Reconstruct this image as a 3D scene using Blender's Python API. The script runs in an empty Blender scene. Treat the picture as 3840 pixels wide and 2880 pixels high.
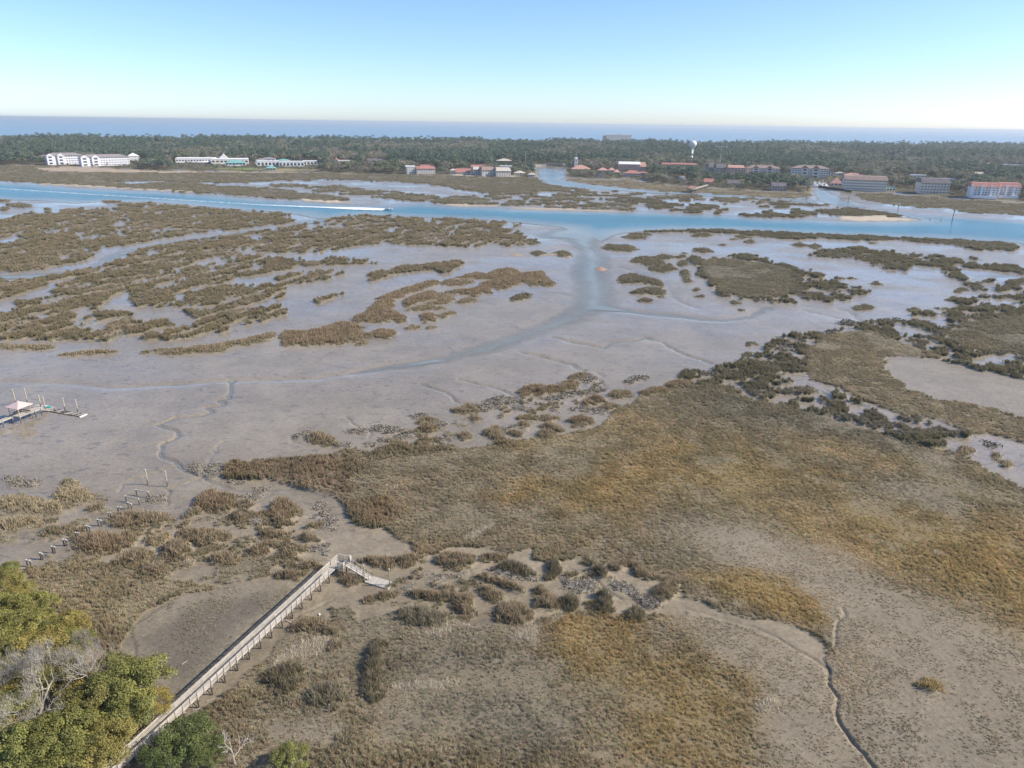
import bpy, math, random
import numpy as np
from mathutils import Vector, Matrix, Euler
R=math.radians
rng=np.random.default_rng(7); random.seed(7)
SC=bpy.context.scene; COL=SC.collection
# ------------------------------------------------------------------ camera
CAMH=72.0; F=2667.0
ROLL=math.atan(0.01356); PITCH=math.atan((1440-462)*math.cos(ROLL)/F)
cd=bpy.data.cameras.new('camera'); cam=bpy.data.objects.new('camera',cd); COL.objects.link(cam)
cd.sensor_width=36; cd.lens=36*F/3840; cd.clip_start=1; cd.clip_end=300000
cam.matrix_world=Matrix.Translation((0,0,CAMH))@Matrix.Rotation(math.pi/2-PITCH,4,'X')@Matrix.Rotation(ROLL,4,'Z')
SC.camera=cam
# ------------------------------------------------------------------ sky, sun, exposure
SUN_EL=R(36.5); SUN_AZ=R(-2.5)          # azimuth from +X towards +Y
sdir=Vector((math.cos(SUN_EL)*math.cos(SUN_AZ),math.cos(SUN_EL)*math.sin(SUN_AZ),math.sin(SUN_EL)))
w=bpy.data.worlds.new('World'); SC.world=w; w.use_nodes=True
nt=w.node_tree; sk=nt.nodes.new('ShaderNodeTexSky'); sk.sky_type='NISHITA'; sk.sun_disc=False
sk.sun_elevation=SUN_EL; sk.sun_rotation=math.pi/2-SUN_AZ; sk.altitude=950
sk.air_density=0.82; sk.dust_density=1.1; sk.ozone_density=10.0
mxw=nt.nodes.new('ShaderNodeVectorMath'); mxw.operation='MULTIPLY'; mxw.inputs[1].default_value=(1.63,1.29,1.05); nt.links.new(sk.outputs[0],mxw.inputs[0]); nt.links.new(mxw.outputs[0],nt.nodes['Background'].inputs[0]); nt.nodes['Background'].inputs[1].default_value=0.15
sl=bpy.data.lights.new('sun','SUN'); sl.energy=4.6; sl.angle=R(0.53); sl.color=(1,0.91,0.78)
so=bpy.data.objects.new('sun',sl); COL.objects.link(so); so.rotation_euler=sdir.to_track_quat('Z','Y').to_euler()
so.location=(200,0,200)
SC.view_settings.view_transform='Standard'; SC.view_settings.look='None'
SC.view_settings.exposure=0.45; SC.view_settings.gamma=1; SC.view_settings.use_curve_mapping=False
SC.cycles.max_bounces=5; SC.cycles.transparent_max_bounces=12; SC.cycles.volume_bounces=0
SC.cycles.diffuse_bounces=2; SC.cycles.glossy_bounces=2; SC.cycles.transmission_bounces=2
# ------------------------------------------------------------------ picks: crop pixel -> photo pixel -> ground
CR={'F':(0,0,2212/3840),'S':(0,0,1),'C5':(0,700,1.728),'C6':(1280,700,1.728),'C7':(2560,700,1.728),
 'C8':(0,1400,1.728),'C9':(1280,1400,1.728),'C10':(2560,1400,1.728),'C11':(0,2080,1.728),'C12':(1280,2080,1.728),
 'C13':(2560,2080,1.728),'T1':(0,400,2.304),'T2':(960,400,2.304),'T3':(1920,400,2.304),'T4':(2880,400,2.304),
 'G':(2080,820,2.5136),'D':(1180,2040,5.53),'E':(0,1420,5.53),'B':(100,1720,3.687),'W':(950,2060,5.53)}
def pix(tag,pts):
    ox,oy,s=CR[tag]; return [(ox+p[0]/s,oy+p[1]/s) for p in pts]
_c,_s=math.cos(ROLL),math.sin(ROLL); _cp,_sp=math.cos(PITCH),math.sin(PITCH)
def gnd(x,y,z=0.0):
    u=(x-1920)/F; v=-(y-1440)/F
    u2=_c*u-_s*v; v2=_s*u+_c*v
    dy=_cp+v2*_sp; dz=-_sp+v2*_cp
    t=(CAMH-z)/max(-dz,1e-4)
    return np.array([u2*t,dy*t])
def at(tag,p,z=0.0):
    q=pix(tag,[p])[0]; g=gnd(q[0],q[1],z); return Vector((g[0],g[1],z))
def P(tag,pts=None,z=0.0):
    if isinstance(tag,list): return np.concatenate([P(t,p,z) for t,p in tag])
    return np.array([gnd(x,y,z) for x,y in pix(tag,pts)])
def pxm(x,y):                                  # metres per photo pixel, across the view, at that ground point
    g=gnd(x,y); return math.sqrt(g[0]**2+g[1]**2+CAMH**2)/F*1.0/ math.sqrt(1+((x-1920)**2+(y-1440)**2)/F**2)
# ------------------------------------------------------------------ numpy noise and distances
def _hash(ix,iy,seed):
    h=(ix.astype(np.int64)*374761393+iy.astype(np.int64)*668265263+seed*1442695041)&0xffffffff
    h=((h^(h>>13))*1274126177)&0xffffffff
    return ((h^(h>>16))&0xffff)/65535.0
def vnoise(x,y,seed=0):
    ix=np.floor(x); iy=np.floor(y); fx=x-ix; fy=y-iy
    fx=fx*fx*fx*(fx*(fx*6-15)+10); fy=fy*fy*fy*(fy*(fy*6-15)+10)
    a=_hash(ix,iy,seed); b=_hash(ix+1,iy,seed); c=_hash(ix,iy+1,seed); d=_hash(ix+1,iy+1,seed)
    return (a+(b-a)*fx+(c-a)*fy+(a-b-c+d)*fx*fy)*2-1
def fbm(x,y,L,oct=4,seed=0,gain=.5):
    s=0;a=1;n=0;ca,sa=math.cos(.6),math.sin(.6)
    x=x/L;y=y/L
    for o in range(oct):
        s=s+a*vnoise(x,y,seed+o*17); n+=a; a*=gain
        x,y=(x*ca-y*sa)*2.03+5.2,(x*sa+y*ca)*2.03+1.7
    return s/n*1.6
def sdpoly(poly,X,Y,margin=1e9):
    """signed distance, positive inside; -margin outside the padded box"""
    out=np.full(X.shape,-margin); lo=poly.min(0)-margin; hi=poly.max(0)+margin
    m=(X>lo[0])&(X<hi[0])&(Y>lo[1])&(Y<hi[1]); x=X[m]; y=Y[m]
    if x.size==0: return out
    d=np.full(x.shape,1e18); ins=np.zeros(x.shape,bool)
    n=len(poly)
    for i in range(n):
        ax,ay=poly[i]; bx,by=poly[(i+1)%n]; ex,ey=bx-ax,by-ay
        t=np.clip(((x-ax)*ex+(y-ay)*ey)/(ex*ex+ey*ey+1e-12),0,1)
        d=np.minimum(d,(x-ax-t*ex)**2+(y-ay-t*ey)**2)
        if by!=ay:
            c=((ay>y)!=(by>y))&(x<(bx-ax)*(y-ay)/(by-ay)+ax); ins^=c
    d=np.sqrt(d); out[m]=np.where(ins,d,-d); return out
def sdline(pts,X,Y,margin):
    out=np.full(X.shape,float(margin)); lo=pts.min(0)-margin; hi=pts.max(0)+margin
    m=(X>lo[0])&(X<hi[0])&(Y>lo[1])&(Y<hi[1]); x=X[m]; y=Y[m]
    if x.size==0: return out
    d=np.full(x.shape,1e18)
    for (ax,ay),(bx,by) in zip(pts[:-1],pts[1:]):
        ex,ey=bx-ax,by-ay; t=np.clip(((x-ax)*ex+(y-ay)*ey)/(ex*ex+ey*ey+1e-12),0,1)
        d=np.minimum(d,(x-ax-t*ex)**2+(y-ay-t*ey)**2)
    out[m]=np.minimum(np.sqrt(d),margin); return out
def sstep(a,b,x):
    t=np.clip((x-a)/(b-a),0,1); return t*t*(3-2*t)
# ------------------------------------------------------------------ object helpers
def tag(o,label=None,cat=None,group=None,kind=None):
    if label: o['label']=label
    if cat: o['category']=cat
    if group: o['group']=group
    if kind: o['kind']=kind
    return o
def empty(name,loc=(0,0,0),rz=0):
    o=bpy.data.objects.new(name,None); COL.objects.link(o); o.location=loc; o.rotation_euler=(0,0,rz)
    o.empty_display_size=.3; return o
def mesh_np(name,V,Fc,mat=None,attrs=None,smooth=False,parent=None,link=True):
    """V (n,3); Fc: (m,3) or (m,4) int array, or a list of arrays"""
    me=bpy.data.meshes.new(name)
    fl=Fc if isinstance(Fc,list) else [Fc]
    fl=[np.asarray(f,dtype=np.int32) for f in fl if len(f)]
    V=np.asarray(V,dtype=np.float32)
    me.vertices.add(len(V)); me.vertices.foreach_set('co',V.ravel())
    if fl:
        loops=np.concatenate([f.ravel() for f in fl]); tot=np.concatenate([np.full(len(f),f.shape[1],np.int32) for f in fl])
        st=np.concatenate([[0],np.cumsum(tot)[:-1]]).astype(np.int32)
        me.loops.add(len(loops)); me.loops.foreach_set('vertex_index',loops)
        me.polygons.add(len(tot)); me.polygons.foreach_set('loop_start',st); me.polygons.foreach_set('loop_total',tot)
        me.polygons.foreach_set('use_smooth',np.full(len(tot),smooth))
    for k,a in (attrs or {}).items():
        a=np.asarray(a)
        if a.dtype.kind=='i': at_=me.attributes.new(k,'INT','POINT'); at_.data.foreach_set('value',a.astype(np.int32).ravel())
        elif a.ndim==1: at_=me.attributes.new(k,'FLOAT','POINT'); at_.data.foreach_set('value',a.astype(np.float32))
        else: at_=me.attributes.new(k,'FLOAT_VECTOR','POINT'); at_.data.foreach_set('vector',a.astype(np.float32).ravel())
    me.update(calc_edges=True); me.validate()
    if mat: me.materials.append(mat)
    o=bpy.data.objects.new(name,me)
    if link: COL.objects.link(o)
    if parent: o.parent=parent
    return o
class MB:
    """collects boxes, prisms and tubes for one mesh"""
    def __init__(s): s.V=[]; s.Fc=[]
    def quadbox(s,c8):
        b=len(s.V); s.V+= [tuple(p) for p in c8]
        s.Fc+=[tuple(b+i for i in f) for f in ((0,3,2,1),(4,5,6,7),(0,1,5,4),(1,2,6,5),(2,3,7,6),(3,0,4,7))]
        return s
    def box(s,c,d,rz=0,rot=None):
        x,y,z=d[0]/2,d[1]/2,d[2]/2
        M=(rot if rot is not None else Matrix.Rotation(rz,3,'Z')); c=Vector(c)
        return s.quadbox([c+M@Vector(p) for p in ((-x,-y,-z),(x,-y,-z),(x,y,-z),(-x,y,-z),(-x,-y,z),(x,-y,z),(x,y,z),(-x,y,z))])
    def beam(s,a,b,wd,ht,up=Vector((0,0,1))):
        a=Vector(a); b=Vector(b); d=(b-a).normalized(); sx=d.cross(up)
        if sx.length<1e-4: sx=d.cross(Vector((1,0,0)))
        sx.normalize(); u=sx.cross(d); sx=sx*wd/2; u=u*ht/2
        return s.quadbox([a-sx-u,a+sx-u,b+sx-u,b-sx-u,a-sx+u,a+sx+u,b+sx+u,b-sx+u])
    def tube(s,pts,rad,n=6,cap=True):
        pts=[Vector(p) for p in pts]; rings=[]
        for i,p in enumerate(pts):
            d=(pts[min(i+1,len(pts)-1)]-pts[max(i-1,0)]); d=d.normalized() if d.length>0 else Vector((0,0,1))
            a=d.orthogonal().normalized(); b=d.cross(a); r=rad[i] if isinstance(rad,(list,tuple)) else rad
            base=len(s.V)
            for k in range(n):
                t=2*math.pi*k/n; s.V.append(tuple(p+(a*math.cos(t)+b*math.sin(t))*r))
            rings.append(base)
        for r0,r1 in zip(rings[:-1],rings[1:]):
            for k in range(n): s.Fc.append((r0+k,r0+(k+1)%n,r1+(k+1)%n,r1+k))
        if cap: s.Fc.append(tuple(rings[0]+k for k in reversed(range(n)))); s.Fc.append(tuple(rings[-1]+k for k in range(n)))
        return s
    def poly(s,pts,faces):
        b=len(s.V); s.V+=[tuple(p) for p in pts]; s.Fc+=[tuple(b+i for i in f) for f in faces]; return s
    def mesh(s,name,mat,smooth=False):
        me=bpy.data.meshes.new(name); me.from_pydata(s.V,[],s.Fc); me.update()
        if smooth: me.polygons.foreach_set('use_smooth',[True]*len(me.polygons))
        if mat: me.materials.append(mat)
        return me
    def build(s,name,mat,parent=None,smooth=False):
        o=bpy.data.objects.new(name,s.mesh(name,mat,smooth)); COL.objects.link(o)
        if parent: o.parent=parent
        return o
def inst(name,me,parent,loc=(0,0,0),rot=(0,0,0),scale=(1,1,1)):
    o=bpy.data.objects.new(name,me); COL.objects.link(o); o.parent=parent
    o.location=loc; o.rotation_euler=rot; o.scale=scale; return o
# ------------------------------------------------------------------ materials
def new_mat(name):
    m=bpy.data.materials.new(name); m.use_nodes=True; m.node_tree.nodes.clear()
    n=m.node_tree; out=n.nodes.new('ShaderNodeOutputMaterial'); b=n.nodes.new('ShaderNodeBsdfPrincipled')
    n.links.new(b.outputs[0],out.inputs[0]); return m,n,b,out
def nd(n,t,**k):
    x=n.nodes.new(t)
    for a,v in k.items():
        if a.startswith('i_'):
            key=a[2:]; key=int(key) if key.isdigit() else key.replace('_',' ')
            x.inputs[key].default_value=v
        else: setattr(x,a,v)
    return x
def mixc(n,fac,a,b,mode='MIX'):
    x=n.nodes.new('ShaderNodeMix'); x.data_type='RGBA'; x.blend_type=mode
    for i,v in ((0,fac),(6,a),(7,b)):
        if hasattr(v,'links'): n.links.new(v,x.inputs[i])
        else: x.inputs[i].default_value=(v if i==0 or len(v)==4 else (*v,1))
    return x.outputs[2]
def mathn(n,op,a,b=0.0,clamp=False):
    x=n.nodes.new('ShaderNodeMath'); x.operation=op; x.use_clamp=clamp
    for i,v in ((0,a),(1,b)):
        if hasattr(v,'links'): n.links.new(v,x.inputs[i])
        else: x.inputs[i].default_value=v
    return x.outputs[0]
def noise_col(name,c1,c2,scale=3.0,rough=.85,bump=0.0,stretch=(1,1,1),spec=.3,detail=4,rand=0.0):
    """plain procedural surface: two tones of noise, optional bump and per-object value shift"""
    m,n,b,o=new_mat(name)
    tc=nd(n,'ShaderNodeTexCoord'); mp=nd(n,'ShaderNodeMapping'); mp.inputs['Scale'].default_value=stretch
    n.links.new(tc.outputs['Object'],mp.inputs[0])
    nz=nd(n,'ShaderNodeTexNoise',i_Scale=scale,i_Detail=detail); n.links.new(mp.outputs[0],nz.inputs['Vector'])
    f=nd(n,'ShaderNodeMapRange'); f.inputs[1].default_value=.35; f.inputs[2].default_value=.65
    n.links.new(nz.outputs[0],f.inputs[0])
    c=mixc(n,f.outputs[0],c1,c2)
    if rand>0:
        oi=nd(n,'ShaderNodeObjectInfo'); v=nd(n,'ShaderNodeMapRange'); v.inputs[3].default_value=1-rand; v.inputs[4].default_value=1+rand
        n.links.new(oi.outputs['Random'],v.inputs[0])
        hs=nd(n,'ShaderNodeHueSaturation'); n.links.new(c,hs.inputs['Color']); n.links.new(v.outputs[0],hs.inputs['Value']); c=hs.outputs[0]
    n.links.new(c,b.inputs['Base Color']); b.inputs['Roughness'].default_value=rough; b.inputs['Specular IOR Level'].default_value=spec
    if bump>0:
        bp=nd(n,'ShaderNodeBump',i_Strength=bump,i_Distance=.02); n.links.new(nz.outputs[0],bp.inputs['Height']); n.links.new(bp.outputs[0],b.inputs['Normal'])
    return m
# ================================================================== LAYOUT (ground outlines)
WATER=[  # outline, slope, max depth
 (P([('T1',[(-400,640),(0,660),(280,672),(700,704),(1200,727),(1700,755),(2212,795)]),
     ('T2',[(200,815),(500,832),(700,842),(830,850),(1100,858),(1290,842),(1500,836),(1640,855),(2100,870)]),
     ('T3',[(0,884),(300,894),(700,904),(1090,914),(1200,908),(1300,918),(1700,934),(1900,944)]),
     ('T4',[(0,970),(300,970),(600,990),(900,994),(1290,986),(1310,978),(1200,958),(1150,938),(900,885),(700,865),(520,845),(440,815),(405,770),(385,716),
            (480,716),(560,748),(650,805),(720,833),(900,883),(1100,903),(1300,933),(1600,950),(2212,990),(2700,1020)]),
     ('C7',[(2700,420),(2212,390),(2160,366),(1700,340),(1130,322),(760,306),(400,288),(0,280)]),
     ('C6',[(1830,300),(1780,310),(1690,370),(1600,330),(1500,300),(1410,262),(1190,242),(900,215),(560,203),(150,185),(0,195)]),
     ('C5',[(2130,205),(2000,205),(1880,175),(1500,148),(1000,100),(660,98),(480,110),(250,90),(0,85),(-500,60)])]),.07,2.5),
 # the inlet, shallowing into the bay
 (P('C6',[(1190,225),(1410,262),(1240,310),(1270,335),(1420,345),(1495,410),(1490,470),(1450,560),(1485,620),(1485,700),(1440,780),(1340,860),(1250,910),
          (1330,925),(1480,890),(1640,850),(1760,810),(1805,780),(1812,700),(1785,620),(1772,520),(1778,470),(1695,405),(1690,370),(1780,310),(1850,290),(1700,240)]),.025,.45),
 (P('C6',[(1440,780),(1300,872),(1100,940),(900,1005),(700,1070),(450,1150),(200,1200),(500,1185),(800,1125),(1050,1080),(1200,1015),(1420,930),(1650,870)]),.03,.3),
 # side channel on the left
 (P('C5',[(-300,560),(0,575),(200,563),(480,545),(600,505),(690,445),(850,405),(1100,355),(1400,316),(1600,286),(1780,270),(1920,235),(2150,195),(2100,235),(1950,248),(1700,290),(1450,322),(1200,358),
          (1050,388),(900,408),(820,452),(700,505),(550,545),(200,606),(0,606),(-300,600)]),.05,1.0),
 # cove mouth and the arm along the far shore
 (P('T3',[(205,540),(225,620),(290,668),(420,692),(560,704),(900,724),(1200,748),(1500,764),(1700,778),(2212,806),(2212,786),(1700,752),(1500,742),(1300,733),(900,698),(560,658),(440,630),(490,602),(465,560),(300,528)]),.05,1.5),
]
WATER.append((P('T4',[(-60,790),(0,790),(330,800),(400,800),(450,825),(420,840),(300,830),(0,806),(-60,806)]),.03,.3))
WATER.append((P('C7',[(1840,575),(1960,560),(2120,560),(2280,590),(2060,600),(1900,600)]),.02,.2))
CRK=[ # polyline, half width, depth
 (P('C8',[(1500,55),(1495,110),(1478,150),(1495,170),(1410,185),(1450,215),(1332,230),(1370,262),(1300,282),(1150,292),(1005,340),(1140,375),(1172,410),(1130,440),(1040,470),(1050,500),(1025,550),(1130,575),(1160,625),(1300,670),(1500,755),(1640,770),(1800,760),(1950,765),(2080,810)]),.36,.34),
 (P([('C8',[(-300,60),(0,65),(400,65),(700,100),(1200,75),(1480,52)]),('C9',[(-150,40),(300,-40),(600,-80)])]),1.2,.19),
 (P([('C6',[(1700,790),(1830,803),(2000,828),(2212,845)]),('C7',[(130,862),(250,868),(430,850),(560,785)])]),1.6,.3),
 (P('C6',[(1180,1080),(1280,1100),(1400,1135),(1500,1160),(1560,1195)]),.5,.3),
 (P('C6',[(1380,980),(1480,1010),(1600,1030),(1690,1052),(1750,1015),(1880,1005),(1960,982),(2070,1005),(2212,1085),(2400,1150)]),.5,.3),
 (P('C6',[(1470,700),(1400,692),(1280,690)]),.5,.25),
 (P('C9',[(510,75),(640,115),(720,150),(730,180),(770,195),(830,200)]),.35,.25),
 (P('C9',[(770,40),(900,75),(960,85),(1060,120),(1130,160)]),.35,.25),
 (P('C9',[(20,290),(100,340),(110,355),(170,360),(190,420)]),.3,.2),
 (P('C9',[(1660,0),(1690,20),(1670,60),(1720,100),(1560,160),(1530,190)]),.5,.2),
 (P('C13',[(-400,300),(0,350),(240,410),(450,470),(620,540),(720,610),(850,680),(915,735),(945,830),(1010,920),(985,1000),(1000,1090),(1090,1220),(1180,1300),(1240,1400),(1290,1500)]),.3,.24),
 (P('C13',[(915,735),(890,660),(960,600),(975,540),(1000,440),(1040,400),(1020,350)]),.2,.10),
 (P('C12',[(1500,150),(1580,140),(1650,160),(1700,210),(1800,290),(1900,310),(2000,370),(2212,380)]),.4,.2),
 (P('C11',[(1840,490),(1950,400),(2060,350),(2160,300)]),.25,.15),
 (P('C8',[(1300,685),(1200,730),(1080,760),(1110,780),(1090,830),(1080,870)]),.3,.2),
 (P('C8',[(1140,610),(1050,640),(980,660),(870,690),(800,725),(780,780)]),.25,.2),
 (P('C8',[(1450,440),(1380,520),(1350,590),(1320,650)]),.3,.15),
 (P('C8',[(1860,410),(1900,450),(2000,480),(2212,510)]),.4,.15),
 (P('C7',[(1010,795),(1090,820),(1130,860),(1150,890)]),.6,.25),
 (P('C7',[(770,800),(850,825),(960,845),(1050,865)]),.5,.2),
 (P('C6',[(1820,520),(1920,560),(2000,585),(2080,620),(2130,670),(2170,740),(2300,790)]),1.0,.2),
 (P('C8',[(1110,960),(1060,1000),(960,1050),(910,1090)]),.5,.15),
 (P('C8',[(1150,1000),(1140,1060),(1050,1130),(1020,1190),(1010,1230)]),.8,.2),
 (P('C8',[(380,990),(300,1020),(220,1070),(150,1110),(60,1120),(-50,1110)]),.6,.15),
]
# marsh types: tip colour, height, density, olive share in the blade
TY={'brn':((.32,.245,.165),.85,1.,.75),'gry':((.33,.275,.188),.27,1.,.1),'gld':((.372,.28,.135),.26,1.,.08),
    'pal':((.33,.28,.20),.16,.55,.05),'bar':((.33,.28,.205),.14,.35,.05),'lgd':((.36,.288,.172),.26,1.,.05),'gl2':((.36,.27,.13),.26,1.,.08),'lgr':((.345,.292,.21),.245,1.,.05),'drk':((.19,.157,.108),.75,1.,.5),'far':((.28,.235,.175),.8,1.,.5),
    'tan':((.36,.295,.19),.36,1.,.1),'red':((.30,.218,.142),.95,1.,.5),'sps':((.30,.26,.19),.18,.55,.2),'dgy':((.275,.235,.17),.30,1.,.15),
    'drg':((.25,.21,.15),.30,1.,.3)}
M=[] # outline, type, edge-noise amplitude (m), hummock threshold or None, hummock size
def marsh(tg,pts,ty,amp=1.2,thr=None,L=9.): M.append((P(tg,pts) if pts is not None else P(tg,None),ty,amp,thr,L))
# far strip below the far shore
marsh([('T1',[(-300,508),(0,512),(400,512),(540,532),(1100,548),(1400,558),(2212,568)]),('T2',[(600,574),(700,582),(1240,594),(1560,602),(1660,602),(1900,608),(2212,618)]),
  ('T3',[(215,622),(235,640),(300,672),(420,690),(440,700),(300,720),(100,760),(0,760)]),('T2',[(2100,760),(1900,735),(1720,705),(1500,670),(1200,648),(900,640),(560,625),(480,640),(200,640),(0,655)]),
  ('T1',[(2100,660),(1900,655),(1700,660),(1500,650),(1100,650),(900,700),(700,690),(300,660),(0,645),(-300,630)])],None,'far',6,None)
marsh([('T1',[(280,662),(700,670),(1000,665),(1100,672),(1400,665),(1500,655),(1900,690),(2212,705)]),('T2',[(200,715),(400,750),(600,765),(790,790),(820,815),(640,825),(380,805),(200,795),(0,780)]),
  ('T1',[(1900,755),(1500,738),(1200,715),(700,695)])],None,'far',3,None)
marsh('T2',[(400,725),(440,705),(560,690),(640,680),(740,690),(900,710),(1000,740),(1180,730),(1300,755),(1500,770),(1560,800),(1400,825),(1200,800),(1000,785),(800,770),(600,745)],'far',3,-.22,15)
marsh('T2',[(110,672),(200,668),(420,675),(460,690),(300,700),(120,690)],'far',2)
marsh([('T2',[(1480,830),(1640,800),(1700,780),(1900,780),(2000,810),(2100,850),(1800,850),(1640,840)])],None,'far',2)
marsh([('T2',[(1720,700),(1900,705),(2212,720)]),('T3',[(0,720),(200,700),(420,680),(560,710),(700,740),(900,735),(1200,745),(1500,755),(1700,775),(1900,790),(2212,800)]),('T4',[(0,805),(300,835),(500,855),(420,860),(0,840)]),
  ('T3',[(2212,845),(1900,830),(1500,800),(1300,800),(1180,790),(950,780),(700,775),(430,750),(640,790),(820,800),(1000,840),(1090,900),(700,895),(500,880),(0,870)]),('T2',[(2120,850),(2000,790),(1900,740)])],None,'far',4,-.02,17)
marsh('T3',[(820,810),(950,785),(1180,800),(1300,830),(1500,860),(1650,870),(1800,880),(1910,910),(1800,930),(1500,920),(1340,905),(1120,860),(950,830)],'drk',3,-.3,14)
for q in ([(1440,815),(1500,800),(1550,815),(1500,828)],[(1510,855),(1600,845),(1800,865),(1790,880),(1600,870)],[(1930,935),(2100,935),(2212,950),(2212,965),(2050,955)],[(2130,870),(2212,860),(2212,880)],
          [(2150,915),(2212,905),(2212,925),(2160,925)],[(1920,895),(1950,892),(1950,900)],[(1950,855),(2030,850),(2000,862)],[(1820,847),(1870,845),(1850,853)],[(2050,785),(2212,790),(2300,800),(2212,815),(2050,805)]): marsh('T3',q,'drk',1.5)
for q in ([(0,930),(250,935),(290,955),(240,965),(0,960)],[(0,840),(150,840),(400,848),(510,862),(380,866),(150,855),(0,850)],[(190,915),(260,905),(400,915),(440,935),(340,943),(220,925)],[(40,868),(180,870),(180,888),(60,880)],
          [(190,885),(270,890),(260,905),(190,898)],[(0,905),(40,912),(40,925),(0,925)],[(420,905),(470,893),(620,900),(640,880),(740,880),(900,905),(1000,915),(1110,935),(1140,955),(1110,965),(950,955),(700,945),(560,940),(460,920)],[(530,878),(650,872),(620,880)]): marsh('T4',q,'drk',1.5)
marsh('T4',[(770,750),(1000,755),(1300,775),(1700,810),(2212,840),(2700,870),(2700,960),(2212,940),(1950,925),(1740,920),(1550,880),(1300,870),(1000,840),(870,820),(800,795)],'drg',3)
marsh([('T3',[(430,632),(560,625),(700,640),(950,640),(1000,632),(1080,645),(1300,680),(1500,700),(1700,710),(2000,730),(2212,745)]),('T4',[(0,745),(350,750),(400,765),(300,785),(150,795),(0,790)]),('T3',[(2000,770),(1700,750),(1500,740),(1200,725),(950,700),(700,675),(560,655),(480,640)])],None,'gry',2)
# left upper complex
marsh('C5',[(-300,200),(0,215),(80,210),(130,185),(350,165),(480,150),(640,150),(800,115),(1000,110),(1200,130),(1500,155),(1870,180),(1890,190),(1760,192),(1900,220),(1880,240),(1600,268),(1300,305),(1000,345),(800,385),(650,405),(600,450),(450,500),(300,540),(100,555),(0,555),(-300,545)],'brn',2.5,-.16,5.5)
marsh('C5',[(660,100),(740,97),(800,105),(700,108)],'brn',.8)
marsh('C5',[(-50,40),(60,40),(140,55),(150,70),(60,70),(-50,60)],'far',1.5)
for q in ([(0,92),(60,90),(70,98),(0,102)],[(40,115),(120,110),(220,130),(160,140),(60,130)],[(0,150),(60,145),(40,160)],[(250,148),(330,145),(320,152)],[(500,150),(530,145),(540,155)]): marsh('C5',q,'far',1.)
# left lower complex
marsh('C5',[(-300,615),(0,612),(200,608),(290,572),(420,562),(700,505),(880,412),(1100,372),(1280,342),(1500,314),(1700,294),(2000,242),(2150,205),(2362,187),(2762,208),(3000,218),(3390,240),(3320,270),(3390,318),(3400,345),(3490,372),(3380,388),(3100,392),(2760,382),(2500,388),(2300,384),(2212,405),(1980,435),(1500,428),(1760,456),(1850,472),(2120,452),(2360,490),(2500,500),(2240,545),(2212,585),(2000,632),(1850,640),(1800,690),(1850,800),(1850,850),(1700,880),(1540,940),(1400,960),(1130,990),(900,1000),(700,1010),(560,1000),(350,1000),(180,1000),(0,985),(-300,970)],'brn',2.5,-.10,5.2)
MUD=[P('C5',q) for q in (
 [(2400,395),(2212,412),(1980,438),(1500,425),(1440,412),(1760,458),(1850,474),(2050,465),(2212,445)],
 [(2500,500),(2212,510),(2000,520),(1820,552),(1620,585),(1530,590),(1480,618),(1400,652),(1600,642),(1750,606),(1900,570),(2100,548),(2400,540)],
 [(2400,590),(2212,602),(2050,642),(1950,684),(1830,722),(1760,745),(1880,760),(2000,750),(2212,700),(2400,640)],
 [(-200,740),(0,735),(150,708),(330,690),(335,712),(200,742),(100,752),(122,790),(60,825),(-200,830)],[(620,650),(740,630),(705,662),(640,672)],
 [(490,835),(640,795),(660,760),(760,700),(850,690),(838,740),(900,800),(1080,782),(1400,772),(1380,812),(1180,805),(1295,872),(1240,918),(1160,912),(1000,842),(930,838),(760,818),(650,812),(560,852),(510,862)],
 [(1110,712),(1200,700),(1180,742)],[(600,910),(695,908),(600,955)],[(170,830),(260,815),(250,850),(180,850)],[(250,900),(380,890),(300,930)],
 [(-100,380),(0,352),(200,270),(110,330),(185,342),(60,372)],[(395,275),(472,262),(432,302)],[(478,292),(562,312),(520,332)],[(688,262),(800,224),(825,250),(740,272)],[(758,282),(835,322),(770,332)],[(486,362),(555,398),(602,440),(562,455),(540,405)],[(370,470),(440,455),(470,480),(400,490)],
 [(2280,268),(2362,275),(2360,292),(2290,285)],[(2760,215),(2820,222),(2790,240),(2740,232)],[(3230,300),(3320,305),(3290,320)])]
MUD.append(P('T2',[(420,690),(560,640),(800,645),(1200,665),(1500,690),(1700,720),(1900,745),(2000,775),(1700,775),(1500,750),(1300,725),(1000,735),(900,700),(700,680),(560,685)]))
MUD.append(P('T1',[(950,650),(1100,655),(1400,645),(1380,665),(1120,670),(980,662)])); MUD.append(P([('T1',[(1700,655),(2100,665),(2212,660)]),('T2',[(100,700),(300,720),(400,745),(600,768),(790,795),(830,845),(1280,840),(1200,800),(900,785),(620,750),(400,730),(300,705),(0,695)]),('T1',[(2150,695)])],None))
# spits and islands of the left bay belong to the big marsh
marsh([('C5',[(2020,750),(2060,768),(2212,700)]),('C6',[(0,705),(200,620),(350,570),(480,555),(600,542),(650,565),(720,560),(720,540),(795,505),(760,495),(620,505),(440,525),(250,560),(140,600),(0,690)])],None,'brn',1.)
CL=[] # single clumps: outline, type, name, label, category, group
def clump(tg,pts,ty,label,group=None): CL.append((P(tg,pts),ty,label,group))
clump('C5',[(880,1085),(1000,1063),(1250,1048),(1450,1022),(1640,982),(1760,952),(1800,975),(1700,1012),(1500,1052),(1400,1082),(1200,1092)],'brn','long low grass spit at the front left edge of the bay, ending in open mud')
clump('C5',[(-60,1028),(0,1030),(330,1038),(370,1050),(300,1067),(0,1057),(-60,1055)],'brn','narrow grass strip cut off by the left picture edge above the pavilion dock')
clump('C5',[(330,1100),(480,1088),(600,1068),(680,1068),(780,1080),(700,1092),(500,1103)],'brn','thin grass strip with one raised tuft, above the pavilion dock')
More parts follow.
